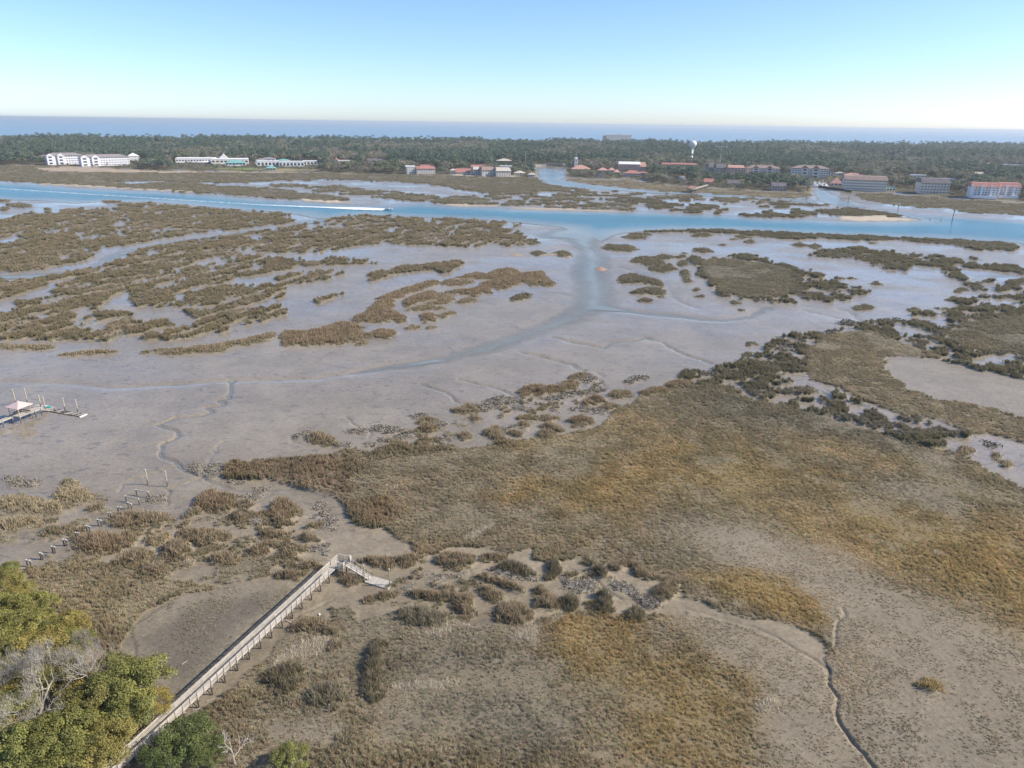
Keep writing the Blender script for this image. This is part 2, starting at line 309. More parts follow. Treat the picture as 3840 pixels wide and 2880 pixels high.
g='brown grass islands in the middle of the bay'
for q,ty,lb in (([(50,862),(160,820),(240,742),(220,735),(340,688),(480,640),(600,613),(645,625),(560,662),(420,702),(345,742),(320,800),(440,860),(440,887),(380,892),(330,862),(270,892),(220,882),(150,882),(80,882)],'red','long hooked brown grass island, the biggest of the bay group'),
 ([(640,626),(700,604),(840,610),(858,630),(760,648),(650,642)],'brn','low olive grass island between two longer brown ones in the bay'),
 ([(750,592),(880,558),(940,575),(1000,545),(1100,530),(1168,560),(1100,592),(1000,603),(940,603),(850,597)],'red','rounded reddish brown grass island at the back of the bay group'),
 ([(630,697),(720,680),(880,660),(900,630),(1000,610),(1130,570),(1310,553),(1338,600),(1402,640),(1340,655),(1290,642),(1240,650),(1180,622),(1080,662),(1020,673),(960,652),(970,697),(900,692),(890,724),(800,702),(700,692),(640,712)],'red','long jagged reddish brown grass island pointing right to the inlet'),
 ([(400,745),(450,720),(580,680),(622,695),(592,737),(500,757),(430,787),(400,772)],'red','oblong brown grass island in the middle of the bay group'),
 ([(400,812),(500,780),(600,750),(650,708),(722,708),(722,747),(600,782),(692,790),(682,802),(500,808)],'brn','bent olive brown grass island with a thin tail in the bay group'),
 ([(750,757),(790,730),(850,725),(892,745),(800,763)],'brn','small tuft island beside shallow pools at the right of the bay group'),
 ([(508,842),(560,820),(612,840),(617,877),(540,888)],'red','square brown grass clump standing alone at the front of the bay group'),
 ([(630,837),(700,815),(750,825),(692,842),(692,860),(640,852)],'brn','low clump right of the square brown grass clump'),
 ([(1098,722),(1160,700),(1232,705),(1227,722),(1110,748)],'drk','lone olive grass islet on smooth mud left of the inlet'),
 ([(150,972),(200,945),(260,933),(360,945),(372,960),(300,988),(160,988)],'red','flat topped brown grass island at the front of the bay group'),
 ([(412,932),(450,900),(480,905),(522,915),(440,937)],'brn','small pointed grass tuft in front of the square brown clump'),
 ([(543,922),(575,903),(607,915),(560,932)],'brn','tiny round grass tuft in front of the square brown clump'),
 ([(103,1027),(150,1003),(182,1015),(130,1037)],'brn','bright green tuft at the very front of the bay group'),
 ([(-392,960),(-362,945),(-210,945),(-110,920),(0,880),(80,890),(140,920),(90,935),(148,950),(133,1005),(-10,1030),(-310,1040),(-382,1037)],'red','broad brown grass island at the left front of the bay group')):
    clump('C6',q,ty,lb,g)
g='grass islets round the mouth of the inlet'
for q,ty,lb in (([(1688,402),(1730,376),(1800,385),(1870,385),(1922,410),(1870,425),(1750,418)],'drk','dark long islet on the right bank of the inlet mouth'),
 ([(1233,432),(1280,418),(1325,438),(1300,450),(1260,452)],'drk','left half of the twin islet joined by a sand bar in the inlet'),
 ([(1375,437),(1430,418),(1497,440),(1480,458),(1420,458)],'drk','right half of the twin islet joined by a sand bar in the inlet'),
 ([(1188,354),(1240,348),(1290,370),(1230,381)],'drk','pointed islet at the right tip of the left marsh'),
 ([(1873,477),(1950,458),(2045,465),(2100,495),(1990,520),(1940,502),(1890,494)],'drk','long flat islet left of the round meadow island'),
 ([(1985,525),(2080,500),(2130,505),(2172,540),(2100,561),(2000,547)],'drk','olive islet with a pale top left of the round meadow island'),
 ([(2018,461),(2080,443),(2162,460),(2130,478),(2060,478)],'drk','small islet behind the long flat islet, left of the round meadow island'),
 ([(1788,617),(1820,578),(1880,565),(1978,595),(2053,605),(2088,640),(2080,658),(2000,638),(1940,633),(1820,628)],'drk','tall brown topped islet on the right bank of the inlet'),
 ([(1873,692),(1930,668),(2010,658),(2092,675),(2098,700),(2020,708),(1900,703)],'drk','flat oval islet below the tall islet on the right bank of the inlet'),
 ([(1923,741),(1970,730),(2017,738),(2012,751),(1940,751)],'drk','small oval islet, lowest of those on the right bank of the inlet')): clump('C6',q,ty,lb,g)
g='small dark grass tufts on the wet mud to the right'; lb='small dark grass tuft standing alone on shiny wet mud right of the inlet'
for tg,q in (('C6',[(1850,312),(1900,303),(1990,309),(2030,320),(1950,321)]),('C6',[(1820,326),(1890,319),(1980,329),(1970,344),(1850,342)]),('C6',[(2048,716),(2085,711),(2070,724)]),('C6',[(2163,461),(2212,445),(2232,460),(2190,472)]),
 ('G',[(1158,432),(1200,398),(1252,420),(1252,457),(1190,458)]),('G',[(1183,502),(1240,488),(1287,560),(1292,607),(1230,612),(1198,577),(1218,560),(1185,542)]),('G',[(1293,681),(1340,663),(1374,678),(1340,692)]),('G',[(1343,741),(1395,728),(1402,747)]),
 ('G',[(1648,796),(1690,783),(1740,800),(1690,812)]),('G',[(1738,868),(1775,863),(1760,877)]),('G',[(1278,301),(1330,283),(1440,289),(1487,320),(1400,331),(1320,317)]),('G',[(1203,331),(1235,324),(1230,337)]),
 ('C7',[(58,326),(90,303),(150,303),(187,320),(110,334)]),('C7',[(338,326),(400,316),(442,335),(390,344)]),('C7',[(298,346),(350,338),(352,350)]),('C7',[(398,361),(440,348),(477,362),(420,372)]),('C7',[(708,381),(760,366),(817,385),(760,395)]),
 ('C7',[(818,386),(860,373),(917,400),(860,410)]),('C7',[(238,381),(270,374),(272,387)]),('C7',[(1188,371),(1250,366),(1230,376)]),('C7',[(1003,601),(1040,598),(1030,610)]),('C7',[(1073,598),(1120,595),(1100,606)]),
 ('C7',[(1213,633),(1250,620),(1294,640),(1250,647)]),('C7',[(1638,793),(1722,797),(1690,805)]),('C7',[(413,1023),(450,1016),(482,1028),(430,1037)]),('C7',[(378,1086),(420,1078),(462,1095),(410,1104)]),('C7',[(1738,691),(1800,663),(1847,675),(1770,697)]),('C7',[(1708,741),(1750,716),(1787,735),(1770,750)])):
    mx_,my_=pix(tg,[q[0]])[0]; w_='beside the mouth of the inlet' if tg=='C6' else ('left of the round meadow island' if tg=='G' else ('behind the round meadow island' if my_<950 else 'between the round island and the right marsh'))
    clump(tg,q,'drk','small dark grass tuft alone on wet mud '+w_,'small dark grass tufts '+w_)
clump('C7',[(1098,791),(1150,776),(1232,780),(1217,802),(1130,806)],'drk','dark flat oval oyster and grass islet in front of the round meadow island')
clump('C7',[(1448,806),(1490,793),(1532,805),(1490,820)],'drk','smaller dark oval islet right of the oval oyster islet')
# right side
marsh('C7',[(28,481),(60,460),(200,460),(350,450),(480,455),(520,480),(560,490),(640,500),(740,530),(800,550),(880,570),(900,600),(980,600),(1010,630),(1080,650),(1180,660),(1225,690),(1190,720),(1090,720),(1080,740),(950,755),(880,740),(800,750),(740,760),(680,750),(580,775),(490,765),(440,745),(360,740),(330,720),(260,725),(210,690),(190,640),(150,600),(90,580),(90,550),(70,510)],'drk',1.6,-.08,5.5)
marsh('C7',[(110,478),(330,472),(560,505),(700,540),(720,600),(750,650),(690,705),(560,725),(420,728),(330,700),(250,690),(215,620),(130,565),(130,520)],'dgy',1.)
marsh('C7',[(-250,292),(0,286),(60,283),(250,288),(400,293),(540,298),(760,308),(1100,323),(1300,333),(1500,343),(1800,353),(2060,368),(2160,383),(2150,420),(1900,415),(1720,380),(1600,375),(1400,350),(1250,358),(1130,352),(1000,348),(900,335),(700,345),(560,335),(400,315),(250,302),(0,297),(-250,300)],'drk',1.)
marsh('C7',[(828,451),(860,430),(1000,415),(1040,395),(1110,388),(1195,405),(1200,420),(1300,430),(1450,430),(1600,450),(1700,465),(1780,475),(1950,470),(1940,480),(1800,490),(1800,515),(1700,520),(1800,550),(1800,575),(1860,600),(1820,615),(1730,590),(1690,550),(1650,520),(1500,510),(1450,550),(1370,545),(1300,540),(1220,520),(1220,500),(1280,490),(1160,485),(1120,465),(1000,470),(930,460)],'drk',1.5,-.18,6)
marsh('C7',[(1828,511),(1880,500),(1950,515),(2050,515),(2212,540),(2400,560),(2212,572),(2050,547),(1900,537),(1840,527)],'drk',1.2)
marsh('C7',[(1830,630),(1900,618),(2012,615),(1962,660),(1990,690),(2120,620),(2500,570),(2500,840),(2120,845),(1950,860),(1830,850),(1730,840),(1780,770),(1810,740),(1900,740),(1870,690)],'drk',1.6,-.05,6)
marsh('C7',[(140,1200),(400,1130),(520,1080),(560,1020),(640,985),(780,960),(900,970),(1000,930),(1060,905),(1150,905),(1180,880),(1260,870),(1400,850),(1480,870),(1520,840),(1600,815),(1700,830),(1950,850),(2212,830),(2500,830),(2500,1300),(1900,1200),(1600,1100),(1300,1100),(900,1210),(600,1230),(300,1240)],'drk',1.6,-.04,5)
marsh('C7',[(800,1150),(830,1040),(920,985),(1100,945),(1250,942),(1350,985),(1420,1015),(1620,1080),(1650,1115),(1320,1108),(1270,1200),(1300,1260),(1000,1300),(820,1260)],'gry',1.)
marsh('C7',[(1700,960),(1850,880),(2100,850),(2500,815),(2500,1110),(2000,1085),(1880,1055),(1720,1005)],'drg',1.)
marsh('C10',[(-60,60),(0,-10),(250,0),(500,-10),(800,90),(1000,125),(1100,175),(1230,212),(1450,300),(1500,285),(1700,375),(1900,415),(1995,460),(1900,490),(1760,475),(1640,495),(1540,480),(1340,430),(1200,350),(1000,320),(830,265),(600,240),(430,180),(250,100),(0,90)],'drk',1.0,-.1,4)
marsh('C10',[(1230,20),(1330,0),(1445,110),(1650,190),(1980,232),(2150,290),(2500,380),(2500,560),(2212,480),(1990,420),(1850,390),(1600,300),(1450,290),(1200,190),(1050,120),(1000,0)],'gry',1.)
clump('C10',[(1780,515),(1820,485),(1890,500),(1900,540),(1830,550)],'brn','round grass tuft on pale mud, largest of the three at the right edge creek')
clump('C10',[(1990,545),(2030,530),(2060,545),(2020,565)],'brn','small round grass tuft, middle of the three at the right edge creek')
clump('C10',[(2060,600),(2100,580),(2140,610),(2100,635)],'brn','round grass tuft, rightmost of the three at the right edge creek')
MUD+= [P('C10',q) for q in ([(150,0),(250,30),(330,100),(430,162),(462,140),(390,92),(380,62),(420,45),(300,50),(262,20),(262,0)],[(540,172),(640,158),(780,190),(960,208),(960,237),(820,232),(700,202),(580,202)],[(1050,200),(1100,205),(1192,255),(1150,268),(1080,237)],[(1308,320),(1380,340),(1442,375),(1400,398),(1350,367)],[(1650,432),(1800,442),(1850,430),(2000,412),(2120,442),(2300,480),(2500,560),(2500,900),(2212,735),(2100,690),(1980,610),(1880,560),(1740,500)])]
# foreground meadow north of the dock creek
MEADOW=P([('C8',[(1440,690),(1470,620),(1490,600),(1700,590),(1900,560),(2100,545)]),('C9',[(0,520),(100,500),(200,535),(380,465),(560,480),(760,480),(800,500),(1060,455),(1280,430),(1450,400),(1640,370),(1720,320),(1750,260),(1900,200),(1930,145),(2100,110),(2212,75)]),
 ('C10',[(150,90),(250,80),(440,175),(830,262),(1000,315),(1300,405),(1560,480),(1760,520),(1900,580),(1990,650),(2212,760),(2500,900),(2600,1500)]),('C13',[(2700,1600),(1300,1600),(1300,1480),(1247,1390),(1102,1210),(1007,1085),(1000,1000),(1024,920),(957,830),(927,735),(925,670),(940,600),(850,520),(700,460),(580,425),(450,432),(300,402),(150,325),(0,290)]),
 ('C12',[(2212,200),(2000,160),(1900,80),(1760,50),(1700,80),(1640,90),(1560,30),(1380,55),(1240,40),(1250,-25),(1080,10),(900,-40),(700,-50),(650,-20),(620,0),(560,20),(500,5)]),
 ('C9',[(460,1115),(400,1105),(280,1005),(200,1015),(130,1005),(60,975),(20,885)]),('C8',[(2212,845),(2080,785),(1900,745),(1750,705),(1560,695)])],None)
M.append((MEADOW,'gry',.7,None,4.))
MEADOW2=P([('C13',[(1260,1600),(1232,1400),(1082,1226),(992,1095),(977,1005),(999,922),(936,832),(905,742),(800,670),(600,570),(400,490),(200,430),(0,400)]),
 ('C12',[(2020,405),(1900,455),(1820,445),(1700,405),(1600,400),(1440,395),(1400,405),(1200,472),(1020,440),(900,445),(850,440),(720,385),(500,365),(400,345),(320,392),(200,420),(120,430),(60,335),(0,355)]),
 ('C11',[(2140,355),(2160,435),(1950,405),(1880,505),(1790,570),(1730,690),(1660,720),(1530,850),(1440,930),(1290,1060),(1240,1110),(1300,1200),(1420,1250),(1300,1500),(1400,1700)])],None)
M.append((MEADOW2,'gry',.7,None,4.))
marsh('C11',[(60,200),(200,100),(480,55),(700,85),(900,125),(1200,180),(1450,215),(1300,270),(1120,290),(920,400),(850,500),(770,600),(900,670),(900,760),(700,760),(500,640),(250,480),(100,380)],'tan',.8)
marsh('C11',[(850,480),(1000,380),(1200,260),(1500,220),(1800,200),(1900,240),(1850,330),(1650,450),(1500,640),(1250,880),(1150,980),(1000,880),(880,720)],'sps',.8)
# low grass knitting the clumps together
marsh('C8',[(300,1180),(700,1170),(1000,1130),(1100,1080),(1700,1080),(1950,1180),(2000,1300),(1500,1380),(600,1330),(300,1260)],'gry',.8,-.05,3.)
marsh('C8',[(-60,800),(500,790),(700,860),(1000,900),(1150,1000),(900,1120),(480,1190),(-60,1100)],'gry',.8,.22,3.)
marsh('C8',[(1150,980),(1500,900),(1950,940),(2100,1050),(1950,1200),(1600,1110),(1200,1100)],'gry',.8,.2,3.)
marsh('C12',[(430,110),(1000,40),(1500,80),(2000,120),(2150,280),(1950,420),(1400,400),(1000,430),(500,380),(150,340)],'gry',.8,.42,2.6)
marsh('C9',[(0,520),(300,440),(800,240),(1150,120),(1600,20),(1700,60),(1500,240),(1200,330),(900,420),(500,490)],'gry',.8,.35,3.)
# colour zones inside the meadows: outline, softness, type
Z=[]
def zone(tg,pts,ty,soft): Z.append((P(tg,pts),ty,soft))
zone('F',[(1000,960),(1320,880),(1540,850),(1650,880),(1500,960),(1400,1000),(1250,990)],'lgd',14)
zone('F',[(1380,870),(1560,840),(1700,900),(1900,960),(1800,960),(1600,930),(1480,930)],'gry',7)
zone('F',[(1150,1070),(1250,1030),(1450,1010),(1600,960),(1700,1000),(1850,1060),(2212,1150),(2400,1250),(2400,1450),(2212,1420),(2000,1260),(1850,1200),(1650,1140),(1500,1080),(1350,1090),(1250,1120)],'gld',12)
zone('F',[(1600,1050),(1750,1060),(1850,1110),(1780,1130),(1680,1100)],'lgd',8)
zone('F',[(1700,960),(1900,1000),(2100,1080),(2212,1130),(2212,1080),(2000,1000),(1850,960)],'lgd',10)
zone('F',[(1480,1140),(1600,1140),(1760,1200),(1900,1270),(2050,1330),(2212,1400),(2400,1500),(2400,1640),(2000,1600),(1850,1450),(1790,1330),(1700,1230),(1560,1210)],'pal',8)
zone('F',[(1540,1150),(1650,1165),(1720,1225),(1600,1215)],'bar',3)
zone('C13',[(1250,650),(1700,600),(2000,800),(2250,950),(2250,800),(2000,600),(1700,400),(1300,300)],'pal',4)
zone('C13',[(935,735),(960,830),(1030,920),(1005,1000),(1100,1200),(1250,1400),(1360,1400),(1210,1180),(1090,1000),(1110,900),(1030,800)],'drg',1.0)
zone('C13',[(600,470),(850,520),(960,600),(940,680),(850,640),(700,540)],'drg',1.5)
zone('F',[(1850,1520),(1960,1500),(2100,1560),(2400,1640),(2400,1800),(1900,1800)],'sps',4)
zone('F',[(1480,1240),(1580,1230),(1700,1270),(1780,1350),(1700,1350),(1560,1300)],'gld',3)
zone('F',[(750,1090),(830,1080),(850,1110),(800,1140),(755,1140)],'red',2)
zone('C9',[(800,500),(1060,470),(1060,440),(950,430),(820,440)],'red',2)
zone('C12',[(1400,430),(1600,440),(2000,600),(2212,640),(2700,750),(2720,850),(2800,1000),(2700,1300),(2300,1500),(1700,1500),(1700,1100),(1500,800),(1300,600)],'gl2',10)
zone('C12',[(2200,400),(2500,420),(2900,500),(3100,700),(3200,900),(3250,1100),(3350,1400),(3100,1500),(2750,1400),(2740,1000),(2740,800),(2400,640)],'pal',3.5)
zone('C12',[(300,560),(1000,560),(1200,700),(900,780),(400,900),(250,800)],'dgy',5)
zone('C12',[(500,850),(1200,900),(1500,1100),(1400,1300),(900,1200),(500,1050)],'dgy',5)
zone('C12',[(0,1050),(400,1100),(800,1200),(900,1500),(-300,1500),(-300,1100)],'tan',5)
zone('C11',[(1750,1100),(2100,1050),(2250,1150),(2100,1250),(1850,1250)],'sps',3)
zone('C11',[(1500,700),(1700,780),(1700,950),(1500,1060),(1280,1060)],'tan',4)
zone('C12',[(300,400),(700,450),(1000,450),(900,560),(400,560),(100,500),(50,350)],'lgr',5)
zone('C11',[(200,350),(500,450),(750,620),(600,640),(300,480)],'red',3)
zone('C7',[(110,478),(330,472),(560,505),(700,540),(720,600),(750,650),(690,705),(560,725),(420,728),(330,700),(250,690),(215,620),(130,565),(130,520)],'dgy',2)
zone('C7',[(800,1150),(830,1040),(920,985),(1100,945),(1250,942),(1350,985),(1420,1015),(1620,1080),(1650,1115),(1320,1108),(1270,1200),(1300,1260),(1000,1300),(820,1260)],'gry',2.5)
zone('C7',[(1720,955),(1850,880),(2100,850),(2500,815),(2500,1110),(2000,1085),(1880,1055),(1740,1005)],'dgy',2.5)
zone('C7',[(1250,1200),(1300,1090),(1640,1095),(1660,1125),(1330,1125),(1290,1210)],'gry',2.5)
zone('C10',[(1230,20),(1330,0),(1445,110),(1650,190),(1980,232),(2150,290),(2500,380),(2500,520),(2212,440),(1990,380),(1850,350),(1600,260),(1450,220),(1200,120)],'gry',2.5)
zone('C10',[(0,80),(250,110),(440,190),(830,280),(1300,420),(1560,500),(1400,520),(1000,420),(500,320),(0,250)],'dgy',3.5)
DRY=P([('C7',[(1270,1190),(1310,1108),(1640,1112),(1800,1150),(1950,1190),(2212,1222),(2500,1260)]),('C10',[(2500,360),(2212,312),(2150,290),(1980,232),(1650,190),(1445,110),(1330,0)])])
zone('C8',[(1430,700),(1470,600),(1700,585),(1900,555),(2212,535),(2300,600),(2330,760),(2290,900),(2212,860),(2080,800),(1900,760),(1750,715)],'red',2.0)
zone('C9',[(200,545),(380,465),(560,480),(760,480),(740,520),(500,530),(260,565)],'brn',1.5)
# single clumps near the docks
g='grass mounds on the mud round the broken pier'
for q,ty,lb in (([(1265,865),(1290,800),(1400,772),(1500,788),(1532,830),(1502,903),(1420,915),(1300,885)],'red','big domed brown grass mound right of the two tall posts'),
 ([(1735,912),(1778,838),(1850,828),(1922,880),(1975,940),(1900,963),(1840,1015),(1770,995)],'red','second big brown grass mound inside the bend of the dock creek'),
 ([(1186,932),(1230,888),(1302,888),(1302,922),(1220,943)],'brn','small dark tuft at the left foot of the big domed mound'),
 ([(1530,852),(1600,833),(1684,860),(1620,888),(1540,882)],'brn','low tuft between the two big brown mounds'),
 ([(1497,932),(1560,908),(1603,950),(1580,978),(1520,973)],'brn','upright green tuft below the gap between the two big brown mounds'),
 ([(665,982),(740,930),(850,908),(1000,940),(1080,918),(1114,960),(1050,993),(950,1013),(850,1013),(760,1003),(690,993)],'brn','long brown and green grass bank beside the pier stumps'),
 ([(266,1052),(300,1008),(400,1003),(500,1018),(570,1008),(594,1030),(450,1063),(300,1065)],'brn','flat oval grass bank left of the pier stumps'),
 ([(486,1152),(520,1098),(600,1068),(720,1068),(850,1058),(894,1100),(850,1143),(750,1173),(620,1183),(530,1173)],'red','broad rust spotted grass bank right of the nearest pier stumps'),
 ([(556,902),(600,868),(660,858),(694,880),(620,913)],'brn','small isolated tuft behind the pier stumps'),
 ([(326,822),(400,738),(410,708),(460,688),(524,720),(514,750),(644,810),(622,843),(520,863),(430,853)],'tan','tall yellow green grass bank with a peak, left of the pier stumps'),
 ([(-40,830),(150,818),(300,838),(380,858),(484,890),(400,913),(250,918),(100,903),(-40,920)],'tan','wide yellow grass bank cut by the left picture edge'),
 ([(-40,960),(150,948),(304,958),(250,1003),(150,1023),(-40,1043)],'tan','low brown grass bank at the left picture edge, below the wide yellow one'),
 ([(1146,1002),(1200,968),(1234,990),(1190,1013)],'brn','tiny green tuft beside the small mud channel'),
 ([(1146,1062),(1200,1018),(1300,1028),(1400,1028),(1550,1078),(1664,1058),(1664,1092),(1580,1103),(1450,1093),(1380,1123),(1300,1128),(1250,1093)],'brn','long irregular grass bank across the middle of the mud'),
 ([(1646,1042),(1750,1028),(1884,1050),(1872,1083),(1750,1088)],'brn','dark grass bank just right of the long irregular bank'),
 ([(1066,1202),(1078,1138),(1150,1098),(1224,1108),(1254,1170),(1200,1233),(1100,1233)],'brn','rounded dark grass mound beside the muddy track'),
 ([(1336,1222),(1400,1178),(1554,1198),(1544,1258),(1400,1253)],'brn','brown grass bank right of the rounded dark mound'),
 ([(916,1302),(940,1248),(1050,1248),(1114,1310),(1050,1333),(950,1323)],'brn','dark round grass mound nearest to the tan meadow'),
 ([(736,1252),(800,1188),(900,1158),(984,1190),(962,1232),(850,1273)],'brn','grass bank topped with pale straw near the pier stumps'),
 ([(1586,1192),(1640,1148),(1720,1108),(1794,1118),(1762,1162),(1680,1193)],'brn','slanting grass tuft left of the boardwalk platform'),
 ([(1826,1192),(1860,1158),(1960,1138),(1994,1165),(1900,1203)],'brn','dark tuft beyond the boardwalk platform'),
 ([(1936,1102),(1960,1048),(2040,1068),(2084,1100),(2000,1118)],'brn','tuft at the end of the creek bend beyond the platform'),
 ([(1956,1022),(2050,983),(2084,1000),(2000,1033)],'brn','small tuft beside the oyster rubble in the creek bend'),
 ([(1926,1272),(2000,1238),(2060,1238),(2084,1280),(2000,1288)],'brn','grass tuft touching the left side of the boardwalk platform'),
 ([(1796,1322),(1850,1298),(1994,1308),(1950,1343),(1850,1353)],'brn','low brown tuft left of the boardwalk, close to its shadow'),
 ([(936,1102),(1000,1048),(1080,1038),(1114,1060),(1060,1103),(980,1123)],'tan','straw coloured tuft in the bend of the muddy track'),
 ([(1976,432),(2010,408),(2090,388),(2184,440),(2194,478),(2100,473),(2020,458)],'brn','green tuft with oyster shells standing alone in the open mud')): clump('C8',q,ty,lb,g)
g='grass clumps along the edge of the bay'
for q,ty,lb in (([(1136,132),(1180,98),(1280,88),(1400,98),(1430,68),(1500,53),(1544,80),(1520,113),(1400,133),(1300,153),(1180,158)],'red','longest brown grass bank on the bay edge'),
 ([(1476,32),(1540,3),(1604,10),(1560,48),(1500,48)],'brn','tuft at the top end of the longest bay edge bank'),
 ([(716,247),(820,208),(884,230),(884,257),(800,273),(740,268)],'brn','green mound at the tip of the oyster bar'),
 ([(486,332),(540,288),(624,310),(560,343)],'brn','brown tuft on oyster rubble, upper of two on the left'),
 ([(496,372),(560,338),(644,360),(600,393),(530,393)],'red','brown tuft on oyster rubble, lower of two on the left'),
 ([(816,302),(860,278),(914,300),(870,318)],'brn','lone little tuft on bare mud below the oyster bar'),
 ([(1526,207),(1640,158),(1714,170),(1714,197),(1600,218)],'red','brown grass bank beside the creek mouth'),
 ([(1706,152),(1760,118),(1874,130),(1884,167),(1800,173)],'brn','grass clump right of the creek mouth bank'),
 ([(1656,237),(1720,198),(1804,220),(1740,248)],'brn','clump where the bay edge meets the brown meadow'),
 ([(1276,302),(1330,278),(1404,300),(1350,328)],'brn','small clump behind the domed pair on the bay edge'),
 ([(1276,352),(1350,328),(1430,358),(1454,395),(1400,408),(1330,383)],'brn','dark slanting clump among the bay edge group'),
 ([(1451,322),(1520,283),(1644,310),(1622,337),(1500,333)],'red','domed brown clump, upper of a pair on the bay edge'),
 ([(1496,357),(1560,328),(1624,345),(1602,368)],'brn','dark clump, lower of a pair on the bay edge'),
 ([(1126,352),(1170,318),(1229,340),(1202,378)],'brn','green clump with a dark foot left of the straw patch'),
 ([(906,397),(960,358),(1010,358),(1060,418),(1084,440),(1000,453),(960,423)],'brn','big slanting clump beside the little dark mud bay'),
 ([(1076,402),(1120,378),(1184,400),(1150,423)],'brn','low clump between the slanting clump and the straw patch'),
 ([(756,412),(790,388),(854,400),(820,443),(790,453)],'brn','dark curved clump at the left of the little mud bay'),
 ([(491,452),(540,423),(594,445),(560,473)],'brn','pale tipped tuft in front of the long meadow bank'),
 ([(1906,142),(1990,108),(2090,98),(2114,130),(2000,153)],'red','flat brown clump at the right end of the bay edge'),
 ([(2100,75),(2160,50),(2260,60),(2250,95),(2150,100)],'red','low brown clump next to the narrow creek at the bay edge'),
 ([(1266,402),(1310,373),(1384,385),(1374,433),(1300,433)],'brn','squat clump on the meadow edge below the dark slanting clump')): clump('C9',q,ty,lb,g)
g='grass clumps along the dock creek'
for q,ty,lb in (([(106,65),(170,38),(270,38),(400,28),(500,18),(524,60),(460,98),(350,103),(240,93),(140,77)],'brn','long straw topped grass bank behind the gangway'),
 ([(616,60),(640,8),(700,-2),(850,28),(874,70),(800,113),(740,113),(680,83)],'brn','dark rounded grass bank right of the straw topped one'),
 ([(876,52),(950,18),(1060,8),(1094,40),(980,58)],'brn','brown clump linking the dark bank to the meadow'),
 ([(996,112),(1060,58),(1100,58),(1264,130),(1252,158),(1150,153),(1060,123)],'drk','dark clump slanting down into the creek'),
 ([(1336,162),(1346,58),(1404,48),(1414,130),(1392,173)],'drk','narrow upright dark clump in the creek'),
 ([(1566,60),(1610,56),(1754,150),(1742,183),(1690,173),(1620,103)],'drk','long dark clump slanting right in the creek'),
 ([(1736,97),(1770,58),(1830,58),(1864,100),(1800,128)],'brn','round brown clump right of the slanting dark clump'),
 ([(1876,82),(1930,48),(1984,130),(1950,158),(1900,133)],'brn','olive clump at the right end of the creek row'),
 ([(876,162),(920,148),(1080,188),(1184,240),(1172,268),(1050,223),(900,173)],'brn','thin green hedge of grass lying across the creek'),
 ([(886,252),(930,218),(1050,278),(1064,320),(980,323)],'brn','clump below the thin green hedge of grass'),
 ([(446,272),(490,258),(700,263),(750,288),(850,288),(864,400),(800,433),(740,353),(700,313),(560,313)],'brn','hooked grass bank in front of the floating dock'),
 ([(586,212),(650,198),(704,225),(650,238)],'tan','small tuft with pale straw right of the floating dock'),
 ([(1236,352),(1300,278),(1380,288),(1414,360),(1340,388)],'brn','bushy dome left of the two round tufts'),
 ([(1416,342),(1440,278),(1510,288),(1534,350),(1480,373)],'drk','round dark tuft between the bushy dome and the oyster field'),
 ([(1256,242),(1290,223),(1324,250),(1300,283)],'brn','small tuft above the bushy dome'),
 ([(1616,362),(1660,318),(1648,270),(1700,248),(1754,290),(1742,340),(1764,380),(1690,398)],'drk','double tuft right of the round dark one'),
 ([(1836,422),(1860,358),(1910,348),(1974,400),(1952,442),(1880,443)],'drk','lone round bush at the front of the creek, beside its thin channel'),
 ([(2006,272),(2040,218),(2110,198),(2204,178),(2182,232),(2120,288),(2050,293)],'brn','tilted clump at the right end of the oyster field'),
 ([(146,322),(180,288),(300,258),(354,265),(342,292),(220,323)],'brn','curved low tuft in front of the floating dock'),
 ([(0,190),(-10,138),(80,168),(134,190),(60,213)],'brn','dark tuft under the gangway'),
 ([(136,942),(146,800),(170,648),(230,568),(284,600),(262,700),(252,850),(264,930),(200,963)],'drk','dark upright ridge of grass lying across the front meadow'),
 ([(1006,442),(1016,338),(1100,318),(1204,350),(1254,390),(1232,442),(1150,473)],'brn','broad grey clump left of the bushy dome'),
 ([(316,402),(400,368),(550,368),(694,410),(704,450),(600,483),(420,473)],'dgy','wide grey brown clump below the hooked bank')): clump('C12',q,ty,lb,g)
clump('C11',[(1706,822),(1750,768),(1850,738),(1900,698),(1964,740),(1942,882),(1840,933),(1760,883)],'drk','dark bushy grass mound right of the boardwalk, in front of the straw mat')
clump('C11',[(1956,962),(2050,878),(2200,858),(2254,950),(2150,1033),(2000,1023)],'dgy','second dark grass mound to the right of the boardwalk, closer to the front')
clump('C11',[(1876,502),(1930,458),(2050,438),(2184,510),(2204,620),(2130,643),(2162,560),(2050,503),(1950,523)],'brn','curved olive bank behind the straw mat beside the boardwalk')
clump('C13',[(1506,862),(1560,813),(1622,830),(1674,880),(1642,918),(1560,908)],'gld','solitary bushy tuft on pale grey flats at the lower right')
